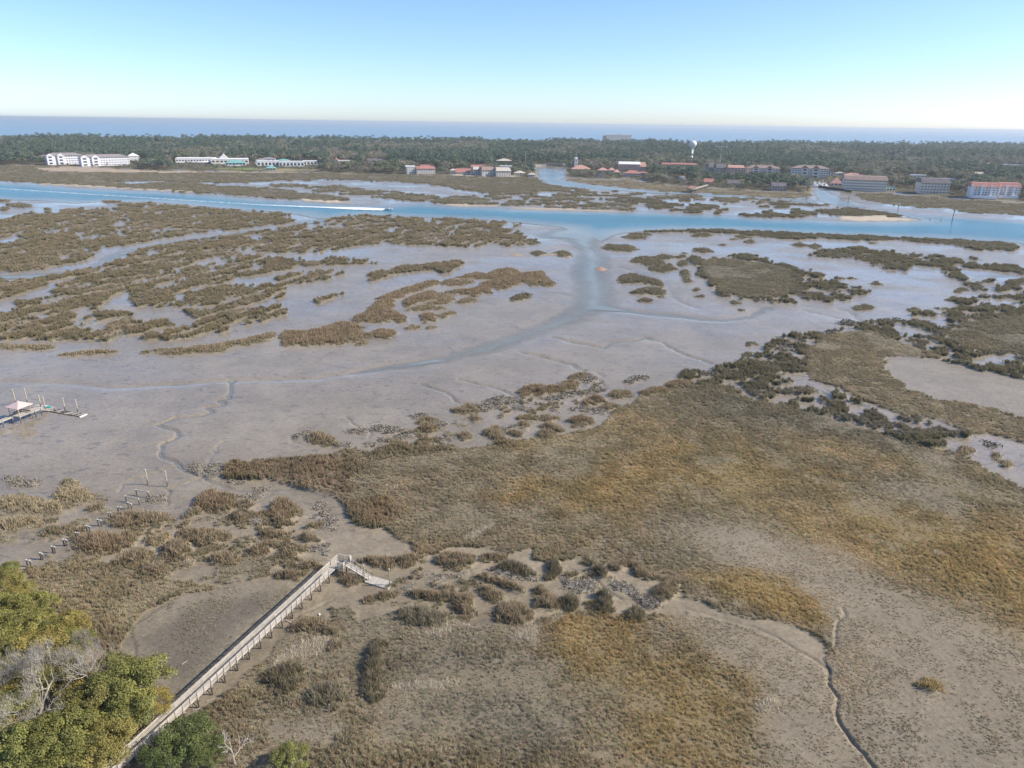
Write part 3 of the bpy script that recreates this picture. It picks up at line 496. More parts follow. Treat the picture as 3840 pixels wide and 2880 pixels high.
# oyster rubble and straw mats
OY=[P('C9',q) for q in ([(890,230),(950,180),(1100,155),(1160,180),(1090,205),(990,240),(920,265)],[(1110,235),(1150,215),(1230,225),(1210,245)],[(1245,205),(1290,190),(1320,210)],[(1260,170),(1450,140),(1530,120),(1500,160),(1350,190)],[(1550,130),(1590,110),(1630,130),(1580,145)],[(1620,105),(1680,90),(1720,110),(1660,125)],[(1820,60),(1880,25),(1980,20),(1970,40),(1860,75)],[(40,390),(110,360),(180,370),(170,400)],[(180,370),(240,345),(450,370),(380,395),(250,400)],[(140,470),(250,430),(500,390),(480,420),(300,450),(180,480)],[(450,280),(520,260),(560,280),(480,300)],[(-40,450),(80,455),(60,480),(-40,490)],[(1490,240),(1560,215),(1700,240),(1720,270),(1600,260)],[(1340,250),(1400,240),(1400,260)],[(1550,20),(1620,10),(1650,30),(1590,70)],[(600,330),(680,330),(700,345),(630,355)],[(610,440),(740,430),(700,450),(640,455)],[(1040,365),(1110,350),(1060,385)])]
OY+=[P('C8',q) for q in ([(1890,400),(1980,380),(2040,380),(1960,430),(1910,430)],[(1340,600),(1440,580),(1480,620),(1430,680),(1350,680)],[(2020,850),(2080,830),(2120,870),(2050,890)],[(2040,940),(2120,890),(2190,960),(2160,1020),(2080,1040)],[(1230,590),(1310,620),(1290,660),(1240,640)],[(180,700),(240,700),(230,750),(170,740)],[(60,680),(160,680),(150,740),(60,750)],[(640,800),(710,810),(700,840),(640,830)],[(930,820),(1060,800),(1060,830),(950,840)],[(1550,800),(1700,790),(1680,820),(1580,815)],[(1620,960),(1700,960),(1700,990),(1620,1000)],[(1480,700),(1580,710),(1570,730),(1490,725)],[(1650,745),(1740,745),(1740,770),(1650,770)],[(2010,1130),(2130,1120),(2120,1180),(2030,1180)],[(500,560),(2212,525),(2212,545),(1700,575),(1500,585)][1:])]
OY+=[P('C12',q) for q in ([(440,140),(650,130),(760,150),(600,170),(450,165)],[(1390,140),(1520,170),(1660,160),(1650,230),(1560,260),(1430,240)],[(1740,180),(1880,220),(2030,290),(2090,340),(2000,350),(1880,290),(1760,220)],[(420,180),(480,200),(450,240),(420,230)],[(970,110),(1060,120),(1150,160),(1300,160),(1280,180),(1100,165)],[(700,140),(800,130),(760,160)],[(1530,330),(1600,320),(1590,350)])]
OY+=[P('C10',q) for q in ([(350,100),(420,130),(400,140)],[(720,190),(760,200),(740,215)],[(1950,440),(2060,470),(2000,490)],[(1380,380),(1440,385),(1400,395)])]
OY+=[P('C7',q) for q in ([(1000,895),(1060,868),(1140,890),(1160,915),(1080,905)],[(920,945),(1000,930),(960,970)],[(590,1030),(700,1020),(720,1070),(600,1070)])]
STRAW=[P('C11',[(1750,765),(1880,640),(1960,590),(2140,548),(2155,600),(2080,650),(1900,690),(1800,752)]),P('C12',[(1150,500),(1300,465),(1420,405),(1440,410),(1320,475),(1270,520),(1250,560),(1270,630),(1230,600),(1200,545),(1100,585)]),P('C12',[(240,55),(330,30),(300,75),(230,85)]),P('C9',[(780,1095),(870,1050),(980,1000),(990,1015),(850,1085)]),P('C12',[(330,865),(700,850),(780,835),(700,860),(500,885)]),P('C8',[(830,1170),(920,1130),(930,1140),(850,1190)]),P('C12',[(550,530),(650,500),(720,510),(600,550)]),P('C13',[(330,330),(390,310),(400,340),(350,360)]),P('C13',[(480,1000),(600,950),(610,990),(500,1030)]),P('C13',[(1620,1175-1175+0),(1690,0),(1680,20),(1640,20)]),P('C12',[(540,440),(800,470),(850,490),(700,480)]),P('C8',[(1190,1245),(1290,1225),(1240,1260)]),P('C9',[(300,775),(370,745),(360,760)])]
SAND=[(P('T4',[(600,950),(800,952),(960,945),(1010,945),(1040,962),(1290,980),(1290,986),(900,990),(640,985)]),(.50,.42,.32),2.),(P('T1',[(280,664),(500,672),(800,690),(1200,712),(1500,728),(1680,738),(1650,744),(1200,720),(700,697),(280,670)]),(.46,.39,.30),1.5),
 (P('T2',[(380,800),(640,818),(820,822),(810,832),(640,834),(400,815)]),(.48,.41,.31),1.5),(P('T2',[(1560,840),(1640,845),(2100,857),(2100,866),(1700,858)]),(.46,.39,.30),1.5),(P('T3',[(0,870),(280,880),(520,886),(700,893),(1000,903),(1080,908),(700,903),(0,884)]),(.42,.36,.28),1.5),
 (P('T1',[(270,535),(500,528),(760,535),(1100,548),(1400,560),(2212,568),(2700,575),(2212,578),(1400,578),(900,575),(400,565)]),(.40,.32,.23),5.),(P('C6',[(1650,536),(1680,520),(1715,535),(1690,546)]),(.42,.27,.19),.8),(P('C6',[(1235,436),(1300,440),(1380,436),(1497,440),(1480,460),(1390,450),(1300,449),(1250,452)]),(.34,.28,.21),.8),(P('C6',[(1060,440),(1150,438),(1185,448),(1150,456)]),(.34,.28,.21),.6),
 (P('C6',[(1640,535),(1680,515),(1725,535),(1690,550)]),(.40,.26,.18),.6)]
# land
LAND=P([('T1',[(-2500,480),(-700,495),(0,513),(400,508),(540,528),(760,528),(1100,543),(1400,553),(2212,563)]),('T2',[(600,568),(700,578),(1240,588),(1560,598),(1660,598),(1900,603),(2212,613)]),('T3',[(200,618),(205,560),(150,520),(290,505),(470,520),(490,565),(470,600),(490,612),(700,628),(800,633),(1000,620),(1080,638),(1300,668),(1500,693),(1700,698),(2000,723),(2212,733)]),
 ('T4',[(0,738),(370,743),(380,712),(300,690),(290,660),(480,665),(500,690),(480,705),(560,720),(700,735),(1000,742),(1300,765),(1700,800),(2212,830),(3200,880)])],None)
LAND=np.concatenate([LAND,np.array([[2600,1100],[2900,2900]]),P('S',[(3840,541),(3200,537),(2600,533),(1920,524),(960,515),(0,508)],17.),np.array([[-3200,2300],[-3200,1500]])])
LANDN=P('F',[(-260,1225),(30,1235),(90,1300),(170,1370),(260,1440),(330,1500),(372,1560),(350,1620),(420,1640),(440,1700),(400,1850),(-400,1900)])
# ================================================================== FIELDS on a grid that thins out with distance
NT,NA=800,900
th=np.linspace(R(57),math.atan(CAMH/3350.),NT); rr=CAMH/np.tan(th); az=np.linspace(R(-50),R(50),NA)
RR,AZ=np.meshgrid(rr,az,indexing='ij'); X=RR*np.sin(AZ); Y=RR*np.cos(AZ); SL=np.sqrt(RR**2+CAMH**2)
n60=fbm(X,Y,60,4,1); n12=fbm(X,Y,12,4,2); n3=fbm(X,Y,3.2,3,3)
zm=.24+.06*n60+.03*n12
wet=np.ones_like(X)
depth=np.full_like(X,-1.)
for poly,slope,mx in WATER:
    s=sdpoly(poly,X,Y,60.)+n12*.9*np.clip(SL/200,.3,3)
    zz=np.maximum(.05-slope*(s+1.),-mx); zm=np.minimum(zm,np.where(s>-12,zz,9)); 
for pl,wd,dp in CRK:
    d=sdline(pl,X+n3*.5*np.clip(SL/150,.5,2),Y+n12*.5,14.); w_=wd*np.clip(SL/140,.8,2.2)
    zm=zm-dp*np.exp(-(d/w_)**2)*1.25
    depth=np.maximum(depth,w_*.6-d)           # >0 inside a channel
zm=np.where((SL<150)&(zm<.03),.03+.1*(zm-.03),zm)
SWP=P('C5',[(1700,290)])[0]-P('C5',[(700,505)])[0]; SWP=SWP/np.linalg.norm(SWP)   # the sweep of the left channels
# marsh metric
v=np.full_like(X,-40.); tcol=np.zeros(X.shape+(3,)); tht=np.full_like(X,.5); tden=np.ones_like(X); tol=np.full_like(X,.5)
for poly,ty,amp,thr,L in M:
    s=sdpoly(poly,X,Y,30.); k=s>-29
    if not k.any(): continue
    lod=np.clip(SL/260,.6,3.0); e=s+amp*(n12*.8+n3*.6)*np.clip(lod,.6,1.6)
    if thr is not None:
        nz=np.full_like(X,0.)
        if ty=='brn': xa=X[k]*SWP[0]+Y[k]*SWP[1]; ya=-X[k]*SWP[1]+Y[k]*SWP[0]; a=fbm(xa/3.0+.8*n12[k]*L*.3,ya,L*.75,4,int(L*7)+5,.55)
        else: a=fbm(X[k],Y[k],L,4,int(L*7)+5,.55)
        nz[k]=a
        e=np.minimum(e,(nz-thr)*L*.45)
    sel=k&(e>v)&(e>-25); v=np.where(k,np.maximum(v,e),v)
    c,h,d_,o_=TY[ty]; tcol[sel]=c; tht[sel]=h; tden[sel]=d_; tol[sel]=o_
for poly in MUD:
    s=sdpoly(poly,X,Y,25.)+n12*1.0+n3*.5; v=np.minimum(v,-s)
v=np.minimum(v,-depth)
v=np.minimum(v,(zm-.02)*12)
for poly,ty,soft in Z:
    s=sdpoly(poly,X,Y,soft*2.5)+n12*soft*.7+n3*soft*.25; wz=sstep(-soft,soft,s)
    c,h,d_,o_=TY[ty]; w3=wz[...,None]; tcol=tcol*(1-w3)+np.array(c)*w3; tht=tht*(1-wz)+h*wz; tden=tden*(1-wz)+d_*wz; tol=tol*(1-wz)+o_*wz
# clump mounds
vc=np.full_like(X,-40.)
for poly,ty,lb,gp in CL: vc=np.maximum(vc,sdpoly(poly,X,Y,6.)+.4*n3)
land=sdpoly(LAND,X,Y,80.)+n12*3; landn=sdpoly(LANDN,X,Y,12.)+n12*1.0
oy=np.full_like(X,-40.)
for poly in OY: oy=np.maximum(oy,sdpoly(poly,X,Y,5.)+.7*n3)
edge=np.exp(-np.clip(v,0,40)/(1.6*np.clip(SL/140,.8,3)))*(v>-1)
edge*=sstep(-.5,.25,n12+.25)
n5=fbm(X,Y,4.5,3,33)
plat=sstep(-.3,.35,v)*(.14+.11*sstep(120,190,SL)+(.42*sstep(.5,.75,tht))*sstep(120,190,SL)*np.clip(.75+.75*n5,.1,1.5))
z=zm+plat+sstep(-.5,.8,vc)*.32+sstep(-.2,.6,oy)*.16+n3*.02
z=np.where(land>0,np.minimum(1.6,.45+land*.12),z); z=np.where(landn>0,np.maximum(z,.45+np.minimum(landn*.16,2.2)),z)
z=np.where((land<=0)&(land>-6)&(zm>0),np.maximum(z,.4),z)
# ground colour and wetness
mud=np.array([.27,.226,.168]); muddry=np.array([.272,.228,.168]); mudtan=np.array([.242,.20,.137])
near=sstep(210,110,SL)
gc=mud+(mudtan-mud)*near[...,None]
n1=fbm(X,Y,1.3,2,44); gc=gc*(1+.10*n12[...,None]+.06*n60[...,None]+(near*(.10*n3+.10*n1+.08*n12))[...,None])
mk=sstep(-.4,.7,v)[...,None]
lit=tcol*.585+np.array([.008,.007,.006])
bare=np.clip(1-tden,0,1)[...,None]; lit=lit*(1-bare)+(muddry*(1+.10*n12[...,None]))*bare
gc=gc*(1-mk)+lit*mk
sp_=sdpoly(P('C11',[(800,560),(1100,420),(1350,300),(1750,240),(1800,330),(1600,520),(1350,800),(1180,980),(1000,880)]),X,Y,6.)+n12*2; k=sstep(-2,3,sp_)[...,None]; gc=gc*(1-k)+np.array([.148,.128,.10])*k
wet=1-sstep(-.5,1.5,v); wet=np.maximum(wet*(.55+.45*sstep(100,190,SL)),0); wet=wet*(1-.8*bare[...,0]*mk[...,0])
s=sdpoly(DRY,X,Y,10.)+n12*1.5; k=sstep(-2,2,s)[...,None]; gc=gc*(1-k)+np.array([.245,.215,.172])*(1+.08*n12[...,None])*k; wet=wet*(1-.5*k[...,0])
for poly,c,sf in SAND:
    s=sdpoly(poly,X,Y,sf*4)+n3*sf*.5; k=sstep(-sf*.5,sf,s); gc=gc*(1-k[...,None])+np.array(c)*k[...,None]; wet*=1-k; v=np.where(k>.5,-1,v); z=z+k*.25
k=(edge*sstep(.45,.7,tht)*(v>-.25)*.8)[...,None]; gc=gc*(1-k)+np.array([.125,.118,.06])*k  # hummock edges: olive stems, darkened further to paint in their shaded undersides
k=sstep(-.1,.6,oy)[...,None]; gc=gc*(1-k)+np.array([.27,.245,.20])*k
k=sstep(0,2,vc)[...,None]; gc=gc*(1-k)+np.array([.19,.165,.105])*k
k=sstep(-2,4,land)[...,None]; gc=gc*(1-k)+(np.array([.115,.10,.06])*(1+.3*n12[...,None]))*k; wet=np.where(land>-2,0,wet)
k=sstep(-1,1.5,landn)[...,None]; gc=gc*(1-k)+(np.array([.27,.20,.13])*(1+.2*n3[...,None]))*k; wet=np.where(landn>-1,0,wet)
v=np.where((land>-1)|(landn>-.5),-5,v)
# lawns and paths on the far shore
for tg,q,c in (('T1',[(1800,535),(2212,540),(2500,548),(2500,556),(1900,550)],(.20,.24,.09)),('T2',[(0,545),(560,550),(560,562),(0,556)],(.30,.26,.14)),('T2',[(1660,592),(1850,588),(2212,600),(2300,608),(2212,614),(1700,600)],(.42,.36,.27)),('T3',[(60,515),(290,500),(300,525),(220,545),(100,540)],(.40,.33,.25)),('T1',[(430,515),(860,525),(860,540),(540,530)],(.36,.28,.20))):
    s=sdpoly(P(tg,q),X,Y,20.); k=sstep(-3,3,s)[...,None]; gc=gc*(1-k)+np.array(c)*k
# ================================================================== TERRAIN
def terrain_mat():
    m,n,b,o=new_mat('marsh_ground')
    tc=nd(n,'ShaderNodeTexCoord'); a=nd(n,'ShaderNodeAttribute',attribute_name='gcol'); wt=nd(n,'ShaderNodeAttribute',attribute_name='wet')
    n1=nd(n,'ShaderNodeTexNoise',i_Scale=1.6,i_Detail=6,i_Roughness=.65); n.links.new(tc.outputs['Object'],n1.inputs['Vector'])
    n2=nd(n,'ShaderNodeTexNoise',i_Scale=.13,i_Detail=5,i_Roughness=.6); n.links.new(tc.outputs['Object'],n2.inputs['Vector'])
    v1=nd(n,'ShaderNodeMapRange'); v1.inputs[1].default_value=.25; v1.inputs[2].default_value=.75; v1.inputs[3].default_value=.74; v1.inputs[4].default_value=1.26; n.links.new(n1.outputs[0],v1.inputs[0])
    v2=nd(n,'ShaderNodeMapRange'); v2.inputs[1].default_value=.3; v2.inputs[2].default_value=.7; v2.inputs[3].default_value=.90; v2.inputs[4].default_value=1.10; n.links.new(n2.outputs[0],v2.inputs[0])
    # dendritic drainage cracks in the bare mud
    wp=nd(n,'ShaderNodeTexNoise',i_Scale=.22,i_Detail=4); n.links.new(tc.outputs['Object'],wp.inputs['Vector'])
    wv=nd(n,'ShaderNodeVectorMath',operation='MULTIPLY_ADD'); wv.inputs[1].default_value=(7,7,0); n.links.new(wp.outputs['Color'],wv.inputs[0]); n.links.new(tc.outputs['Object'],wv.inputs[2])
    vo=nd(n,'ShaderNodeTexVoronoi',feature='DISTANCE_TO_EDGE',i_Scale=.085,voronoi_dimensions='2D'); n.links.new(wv.outputs[0],vo.inputs['Vector'])
    ck=nd(n,'ShaderNodeMapRange'); ck.inputs[1].default_value=.0; ck.inputs[2].default_value=.03; ck.inputs[3].default_value=1; ck.inputs[4].default_value=0; n.links.new(vo.outputs['Distance'],ck.inputs[0])
    pn=nd(n,'ShaderNodeTexNoise',i_Scale=.03,i_Detail=3); n.links.new(tc.outputs['Object'],pn.inputs['Vector'])
    pm=nd(n,'ShaderNodeMapRange'); pm.inputs[1].default_value=.50; pm.inputs[2].default_value=.62; n.links.new(pn.outputs[0],pm.inputs[0])
    crk=mathn(n,'MULTIPLY',mathn(n,'MULTIPLY',ck.outputs[0],pm.outputs[0]),wt.outputs['Fac'])
    # small pits and shallow scrapes
    sp=nd(n,'ShaderNodeTexNoise',i_Scale=.42,i_Detail=3,i_Roughness=.55); mpp=nd(n,'ShaderNodeMapping'); mpp.inputs['Scale'].default_value=(.75,1.3,1); n.links.new(tc.outputs['Object'],mpp.inputs[0]); n.links.new(mpp.outputs[0],sp.inputs['Vector'])
    sm=nd(n,'ShaderNodeMapRange'); sm.inputs[1].default_value=.60; sm.inputs[2].default_value=.65; n.links.new(sp.outputs[0],sm.inputs[0])
    pit=mathn(n,'MULTIPLY',sm.outputs[0],wt.outputs['Fac'])
    c=nd(n,'ShaderNodeVectorMath',operation='SCALE'); n.links.new(a.outputs['Vector'],c.inputs[0]); n4=nd(n,'ShaderNodeTexNoise',i_Scale=4.5,i_Detail=3,i_Roughness=.7); n.links.new(tc.outputs['Object'],n4.inputs['Vector']); v4=nd(n,'ShaderNodeMapRange'); v4.inputs[1].default_value=.3; v4.inputs[2].default_value=.7; v4.inputs[3].default_value=.78; v4.inputs[4].default_value=1.22; n.links.new(n4.outputs[0],v4.inputs[0]); n.links.new(mathn(n,'MULTIPLY',mathn(n,'MULTIPLY',v1.outputs[0],v2.outputs[0]),v4.outputs[0]),c.inputs['Scale'])
    dark=mathn(n,'MAXIMUM',mathn(n,'MULTIPLY',crk,.6),mathn(n,'MULTIPLY',pit,.45),True)
    c2=mixc(n,dark,c.outputs[0],(.10,.088,.078))
    n.links.new(c2,b.inputs['Base Color'])
    r1=nd(n,'ShaderNodeMapRange'); r1.inputs[3].default_value=.93; r1.inputs[4].default_value=.31; n.links.new(wt.outputs['Fac'],r1.inputs[0])
    # thin films of standing water lower the roughness in patches
    fl=nd(n,'ShaderNodeTexNoise',i_Scale=.018,i_Detail=6,i_Roughness=.62); mp3=nd(n,'ShaderNodeMapping'); mp3.inputs['Scale'].default_value=(.8,1.1,1); n.links.new(tc.outputs['Object'],mp3.inputs[0]); n.links.new(mp3.outputs[0],fl.inputs['Vector'])
    fm=nd(n,'ShaderNodeMapRange'); fm.inputs[1].default_value=.46; fm.inputs[2].default_value=.60; fm.inputs[3].default_value=0; fm.inputs[4].default_value=.22; n.links.new(fl.outputs[0],fm.inputs[0])
    n.links.new(mathn(n,'SUBTRACT',r1.outputs[0],mathn(n,'MULTIPLY',fm.outputs[0],wt.outputs['Fac'])),b.inputs['Roughness'])
    b.inputs['IOR'].default_value=1.38
    sg=nd(n,'ShaderNodeMapRange'); sg.inputs[3].default_value=.08; sg.inputs[4].default_value=.72; n.links.new(wt.outputs['Fac'],sg.inputs[0]); n.links.new(sg.outputs[0],b.inputs['Specular IOR Level'])
    h=mathn(n,'SUBTRACT',mathn(n,'MULTIPLY',n1.outputs[0],.35),mathn(n,'MULTIPLY',dark,.8))
    bp=nd(n,'ShaderNodeBump',i_Strength=.45,i_Distance=.10); n.links.new(h,bp.inputs['Height']); n.links.new(bp.outputs[0],b.inputs['Normal'])
    return m
idx=np.arange(NT*NA).reshape(NT,NA)
def gridfaces(k): return np.stack([idx[:-1,:-1][k],idx[:-1,1:][k],idx[1:,1:][k],idx[1:,:-1][k]],-1)
fc=gridfaces(np.ones((NT-1,NA-1),bool))[:,::-1].copy()
VV=np.stack([X,Y,z],-1).reshape(-1,3)
ter=mesh_np('ground',VV,fc,terrain_mat(),{'gcol':np.clip(gc,.02,.8).reshape(-1,3),'wet':wet.ravel()},smooth=True); tag(ter,kind='structure')
# ================================================================== WATER
def water_mat(name,deep,shallow,rough=.10,bump=.25,scale=.35,fade=True,spec=.5):
    m,n,b,o=new_mat(name)
    tc=nd(n,'ShaderNodeTexCoord'); dp=nd(n,'ShaderNodeAttribute',attribute_name='depth')
    f=nd(n,'ShaderNodeMapRange'); f.inputs[1].default_value=.1; f.inputs[2].default_value=2.4; n.links.new(dp.outputs['Fac'],f.inputs[0])
    nz0=nd(n,'ShaderNodeTexNoise',i_Scale=.01,i_Detail=4); mp0=nd(n,'ShaderNodeMapping'); mp0.inputs['Scale'].default_value=(.5,1.5,1); n.links.new(tc.outputs['Object'],mp0.inputs[0]); n.links.new(mp0.outputs[0],nz0.inputs['Vector'])
    vr=nd(n,'ShaderNodeMapRange'); vr.inputs[1].default_value=.35; vr.inputs[2].default_value=.65; vr.inputs[3].default_value=.85; vr.inputs[4].default_value=1.15; n.links.new(nz0.outputs[0],vr.inputs[0])
    c=mixc(n,f.outputs[0],shallow,deep); sc_=nd(n,'ShaderNodeVectorMath',operation='SCALE'); n.links.new(c,sc_.inputs[0]); n.links.new(vr.outputs[0],sc_.inputs['Scale'])
    n.links.new(sc_.outputs[0],b.inputs['Base Color']); b.inputs['Roughness'].default_value=rough; b.inputs['IOR'].default_value=1.33; b.inputs['Specular IOR Level'].default_value=spec
    nz=nd(n,'ShaderNodeTexNoise',i_Scale=scale,i_Detail=5,i_Roughness=.6); mp=nd(n,'ShaderNodeMapping'); mp.inputs['Scale'].default_value=(1,1.6,1); n.links.new(tc.outputs['Object'],mp.inputs[0]); n.links.new(mp.outputs[0],nz.inputs['Vector'])
    bp=nd(n,'ShaderNodeBump',i_Strength=bump,i_Distance=.25); n.links.new(nz.outputs[0],bp.inputs['Height']); n.links.new(bp.outputs[0],b.inputs['Normal'])
    if fade:
        tr=nd(n,'ShaderNodeBsdfTransparent'); mx=nd(n,'ShaderNodeMixShader'); fa=nd(n,'ShaderNodeMapRange'); fa.inputs[1].default_value=0; fa.inputs[2].default_value=.28; fa.inputs[3].default_value=.06
        n.links.new(dp.outputs['Fac'],fa.inputs[0]); n.links.new(fa.outputs[0],mx.inputs[0]); n.links.new(tr.outputs[0],mx.inputs[1]); n.links.new(b.outputs[0],mx.inputs[2]); n.links.new(mx.outputs[0],o.inputs[0])
    return m
dq=np.minimum.reduce([zm[:-1,:-1],zm[1:,:-1],zm[:-1,1:],zm[1:,1:]])
kk=(dq<.03)&(land[:-1,:-1]<3)
wf=gridfaces(kk)[:,::-1]; used=np.unique(wf); rem=np.full(NT*NA,-1); rem[used]=np.arange(len(used))
WV=np.stack([X.ravel()[used],Y.ravel()[used],np.zeros(len(used))],-1)
wat=mesh_np('tidal_creek',WV,rem[wf],water_mat('creek_water',(.03,.145,.195),(.25,.265,.25),.22,.5,.5,spec=.22),{'depth':-z.ravel()[used]},smooth=True); tag(wat,kind='structure')
# the sea: one sheet under everything, out to the horizon
sr=[0,200,1500,2200,2600,3000,3600,4500,6000,9000,15000,30000,60000,90000]; NS=96
SV=[(0,0,-3)]; SF=[]
for r_ in sr[1:]:
    for k_ in range(NS): SV.append((r_*math.sin(2*math.pi*k_/NS),r_*math.cos(2*math.pi*k_/NS),-3.2 if r_<2000 else -.3))
for k_ in range(NS): SF.append((0,1+(k_+1)%NS,1+k_))
for i in range(len(sr)-2):
    for k_ in range(NS):
        a=1+i*NS+k_; b_=1+i*NS+(k_+1)%NS; SF.append((a,b_,b_+NS,a+NS))
sm_=bpy.data.meshes.new('sea'); sm_.from_pydata(SV,[],SF); sm_.update(); sea=bpy.data.objects.new('sea',sm_); COL.objects.link(sea); tag(sea,kind='structure')
sm_.materials.append(water_mat('sea_water',(.16,.28,.38),(.16,.28,.38),.32,.5,.08,False))
# ================================================================== GRASS
def grass_mat(name,mode):
    """blade colour: olive foot running into the tip tint (tint per instance or per vertex)"""
    m,n,b,o=new_mat(name)
    ti=nd(n,'ShaderNodeAttribute',attribute_name='tint',attribute_type=mode); ol=nd(n,'ShaderNodeAttribute',attribute_name='olive',attribute_type=mode)
    hf=nd(n,'ShaderNodeAttribute',attribute_name='hf')
    k=nd(n,'ShaderNodeMapRange'); k.inputs[1].default_value=.25; k.inputs[2].default_value=.85; k.inputs[3].default_value=1; k.inputs[4].default_value=0; n.links.new(hf.outputs['Fac'],k.inputs[0])
    c=mixc(n,mathn(n,'MULTIPLY',k.outputs[0],ol.outputs['Fac'],True),ti.outputs['Vector'],(.23,.225,.11))
    n.links.new(c,b.inputs['Base Color']); b.inputs['Roughness'].default_value=.8; b.inputs['Specular IOR Level'].default_value=.15
    tl=nd(n,'ShaderNodeBsdfTranslucent'); n.links.new(c,tl.inputs[0]); mx=nd(n,'ShaderNodeMixShader'); mx.inputs[0].default_value=.4
    n.links.new(b.outputs[0],mx.inputs[1]); n.links.new(tl.outputs[0],mx.inputs[2]); n.links.new(mx.outputs[0],o.inputs[0]); return m
GM_I=grass_mat('marsh_grass_blades','INSTANCER'); GM_V=grass_mat('clump_grass_blades','GEOMETRY')
def blades(base,hgt,wid,lean,seed):
    """base (n,3), hgt/wid (n,), lean scale -> V,F,hf ; each blade 5 verts, 3 tris"""
    r=np.random.default_rng(seed); n_=len(base); a=r.uniform(0,2*np.pi,n_); la=r.uniform(0,2*np.pi,n_); ll=np.abs(r.normal(0,1,n_))*lean
    sx=np.stack([np.cos(a),np.sin(a),np.zeros(n_)],-1)*(wid/2)[:,None]
    ld=np.stack([np.cos(la),np.sin(la),np.zeros(n_)],-1)
    h=hgt/np.sqrt(1+ll**2)
    mid=base+ld*(ll*h*.35)[:,None]; mid[:,2]+=h*.55
    tip=base+ld*(ll*h*1.0)[:,None]; tip[:,2]+=h
    V=np.stack([base-sx,base+sx,mid-sx*.85,mid+sx*.85,tip],1).reshape(-1,3)
    i=np.arange(n_)[:,None]*5
    Fq=np.concatenate([i+np.array([0,1,3]),i+np.array([0,3,2]),i+np.array([2,3,4])]); hf=np.tile(np.array([0,0,.55,.55,1.]),n_)
    return V,Fq,hf
PROTO=bpy.data.collections.new('grass_tuft_shapes')
def proto(name,nb,rad,wid,lean,seed):
    r=np.random.default_rng(seed); q=np.abs(r.normal(0,.5,nb)).clip(0,1)*rad; a=r.uniform(0,2*np.pi,nb)
    base=np.stack([q*np.cos(a),q*np.sin(a),np.full(nb,-.04)],-1)
    V,Fq,hf=blades(base,r.uniform(.6,1.15,nb)*(1-.3*(q/rad)),np.full(nb,wid)*r.uniform(.7,1.3,nb),lean,seed+1)
    o=mesh_np(name,V,Fq,GM_I,{'hf':hf},link=False); PROTO.objects.link(o); return o
for i in range(4): proto('tuft_a%d'%i,26,.5,.085,.45,40+i)     # upright
for i in range(3): proto('tuft_b%d'%i,16,.55,.07,1.3,60+i)     # loose, leaning
for i in range(2): proto('tuft_c%d'%i,14,.6,.06,4.0,80+i)      # lying straw
def gn_scatter(name,pts,rot,scl,ix,tint,olive,coll,sorted_names):
    o=mesh_np(name,pts,[],None,{'rot':rot,'scl':scl,'idx':ix.astype(int),'tint':tint,'olive':olive})
    g=bpy.data.node_groups.new(name,'GeometryNodeTree')
    g.interface.new_socket('Geometry',in_out='INPUT',socket_type='NodeSocketGeometry'); g.interface.new_socket('Geometry',in_out='OUTPUT',socket_type='NodeSocketGeometry')
    gi=g.nodes.new('NodeGroupInput'); go=g.nodes.new('NodeGroupOutput'); ip=g.nodes.new('GeometryNodeInstanceOnPoints'); ci=g.nodes.new('GeometryNodeCollectionInfo')
    ci.inputs['Collection'].default_value=coll; ci.inputs['Separate Children'].default_value=True; ci.inputs['Reset Children'].default_value=True
    def na(nm,t): x=g.nodes.new('GeometryNodeInputNamedAttribute'); x.data_type=t; x.inputs['Name'].default_value=nm; return x.outputs[0]
    g.links.new(gi.outputs[0],ip.inputs['Points']); g.links.new(ci.outputs[0],ip.inputs['Instance']); ip.inputs['Pick Instance'].default_value=True
    g.links.new(na('idx','INT'),ip.inputs['Instance Index']); g.links.new(na('rot','FLOAT_VECTOR'),ip.inputs['Rotation']); g.links.new(na('scl','FLOAT_VECTOR'),ip.inputs['Scale'])
    g.links.new(ip.outputs[0],go.inputs[0])
    md=o.modifiers.new('scatter','NODES'); md.node_group=g; return o
# scatter over the grid cells
dA=np.zeros_like(X); dr=np.abs(np.gradient(rr)); dA[:]=(rr*dr*(az[1]-az[0]))[:,None]
lodw=np.clip(SL/115,1,9)**.9
inview=(np.abs(AZ)<R(46))&(SL<1400)
den=np.where((v>.05)&inview&(vc<.4)&(oy<.2),tden*(10.+1.*sstep(160,260,SL))/lodw**2,0)
den=den*(.75+.4*sstep(-.6,.6,n3)+.2*n12); den=den*np.where(tden<.9,.25+1.35*sstep(-.45,.55,.7*n12+.6*n3),1); lam=np.clip(den*dA,0,6)
cnt=rng.poisson(lam); ii=np.repeat(np.arange(X.size),cnt.ravel()); npt=len(ii); print('tufts',npt)
i0=ii//NA; i1=ii%NA
def jit(a): return a
ju=rng.uniform(-.5,.5,npt); jv=rng.uniform(-.5,.5,npt)
pr=rr[i0]+jv*dr[i0]; pa=az[i1]+ju*(az[1]-az[0]); px=pr*np.sin(pa); py=pr*np.cos(pa); pz=z.ravel()[ii]
ed=edge.ravel()[ii]; ht=tht.ravel()[ii]; ht=ht*(1-ed)+np.maximum(ht,np.where(ht>.55,1.3,ht+.55*sstep(.2,.3,ht)))*ed
ht=ht*rng.uniform(.7,1.25,npt)*(1+.25*n3.ravel()[ii])
tn=tcol.reshape(-1,3)[ii]*1.6*rng.uniform(.78,1.22,npt)[:,None]
tn=tn*(1+rng.normal(0,.05,(npt,3)))
hs=n12.ravel()[ii]; tn=tn*np.stack([1+.20*hs,1+.14*hs,1+.10*hs],-1); h5=n5.ravel()[ii]; tn=tn*(1+.14*h5)[:,None]
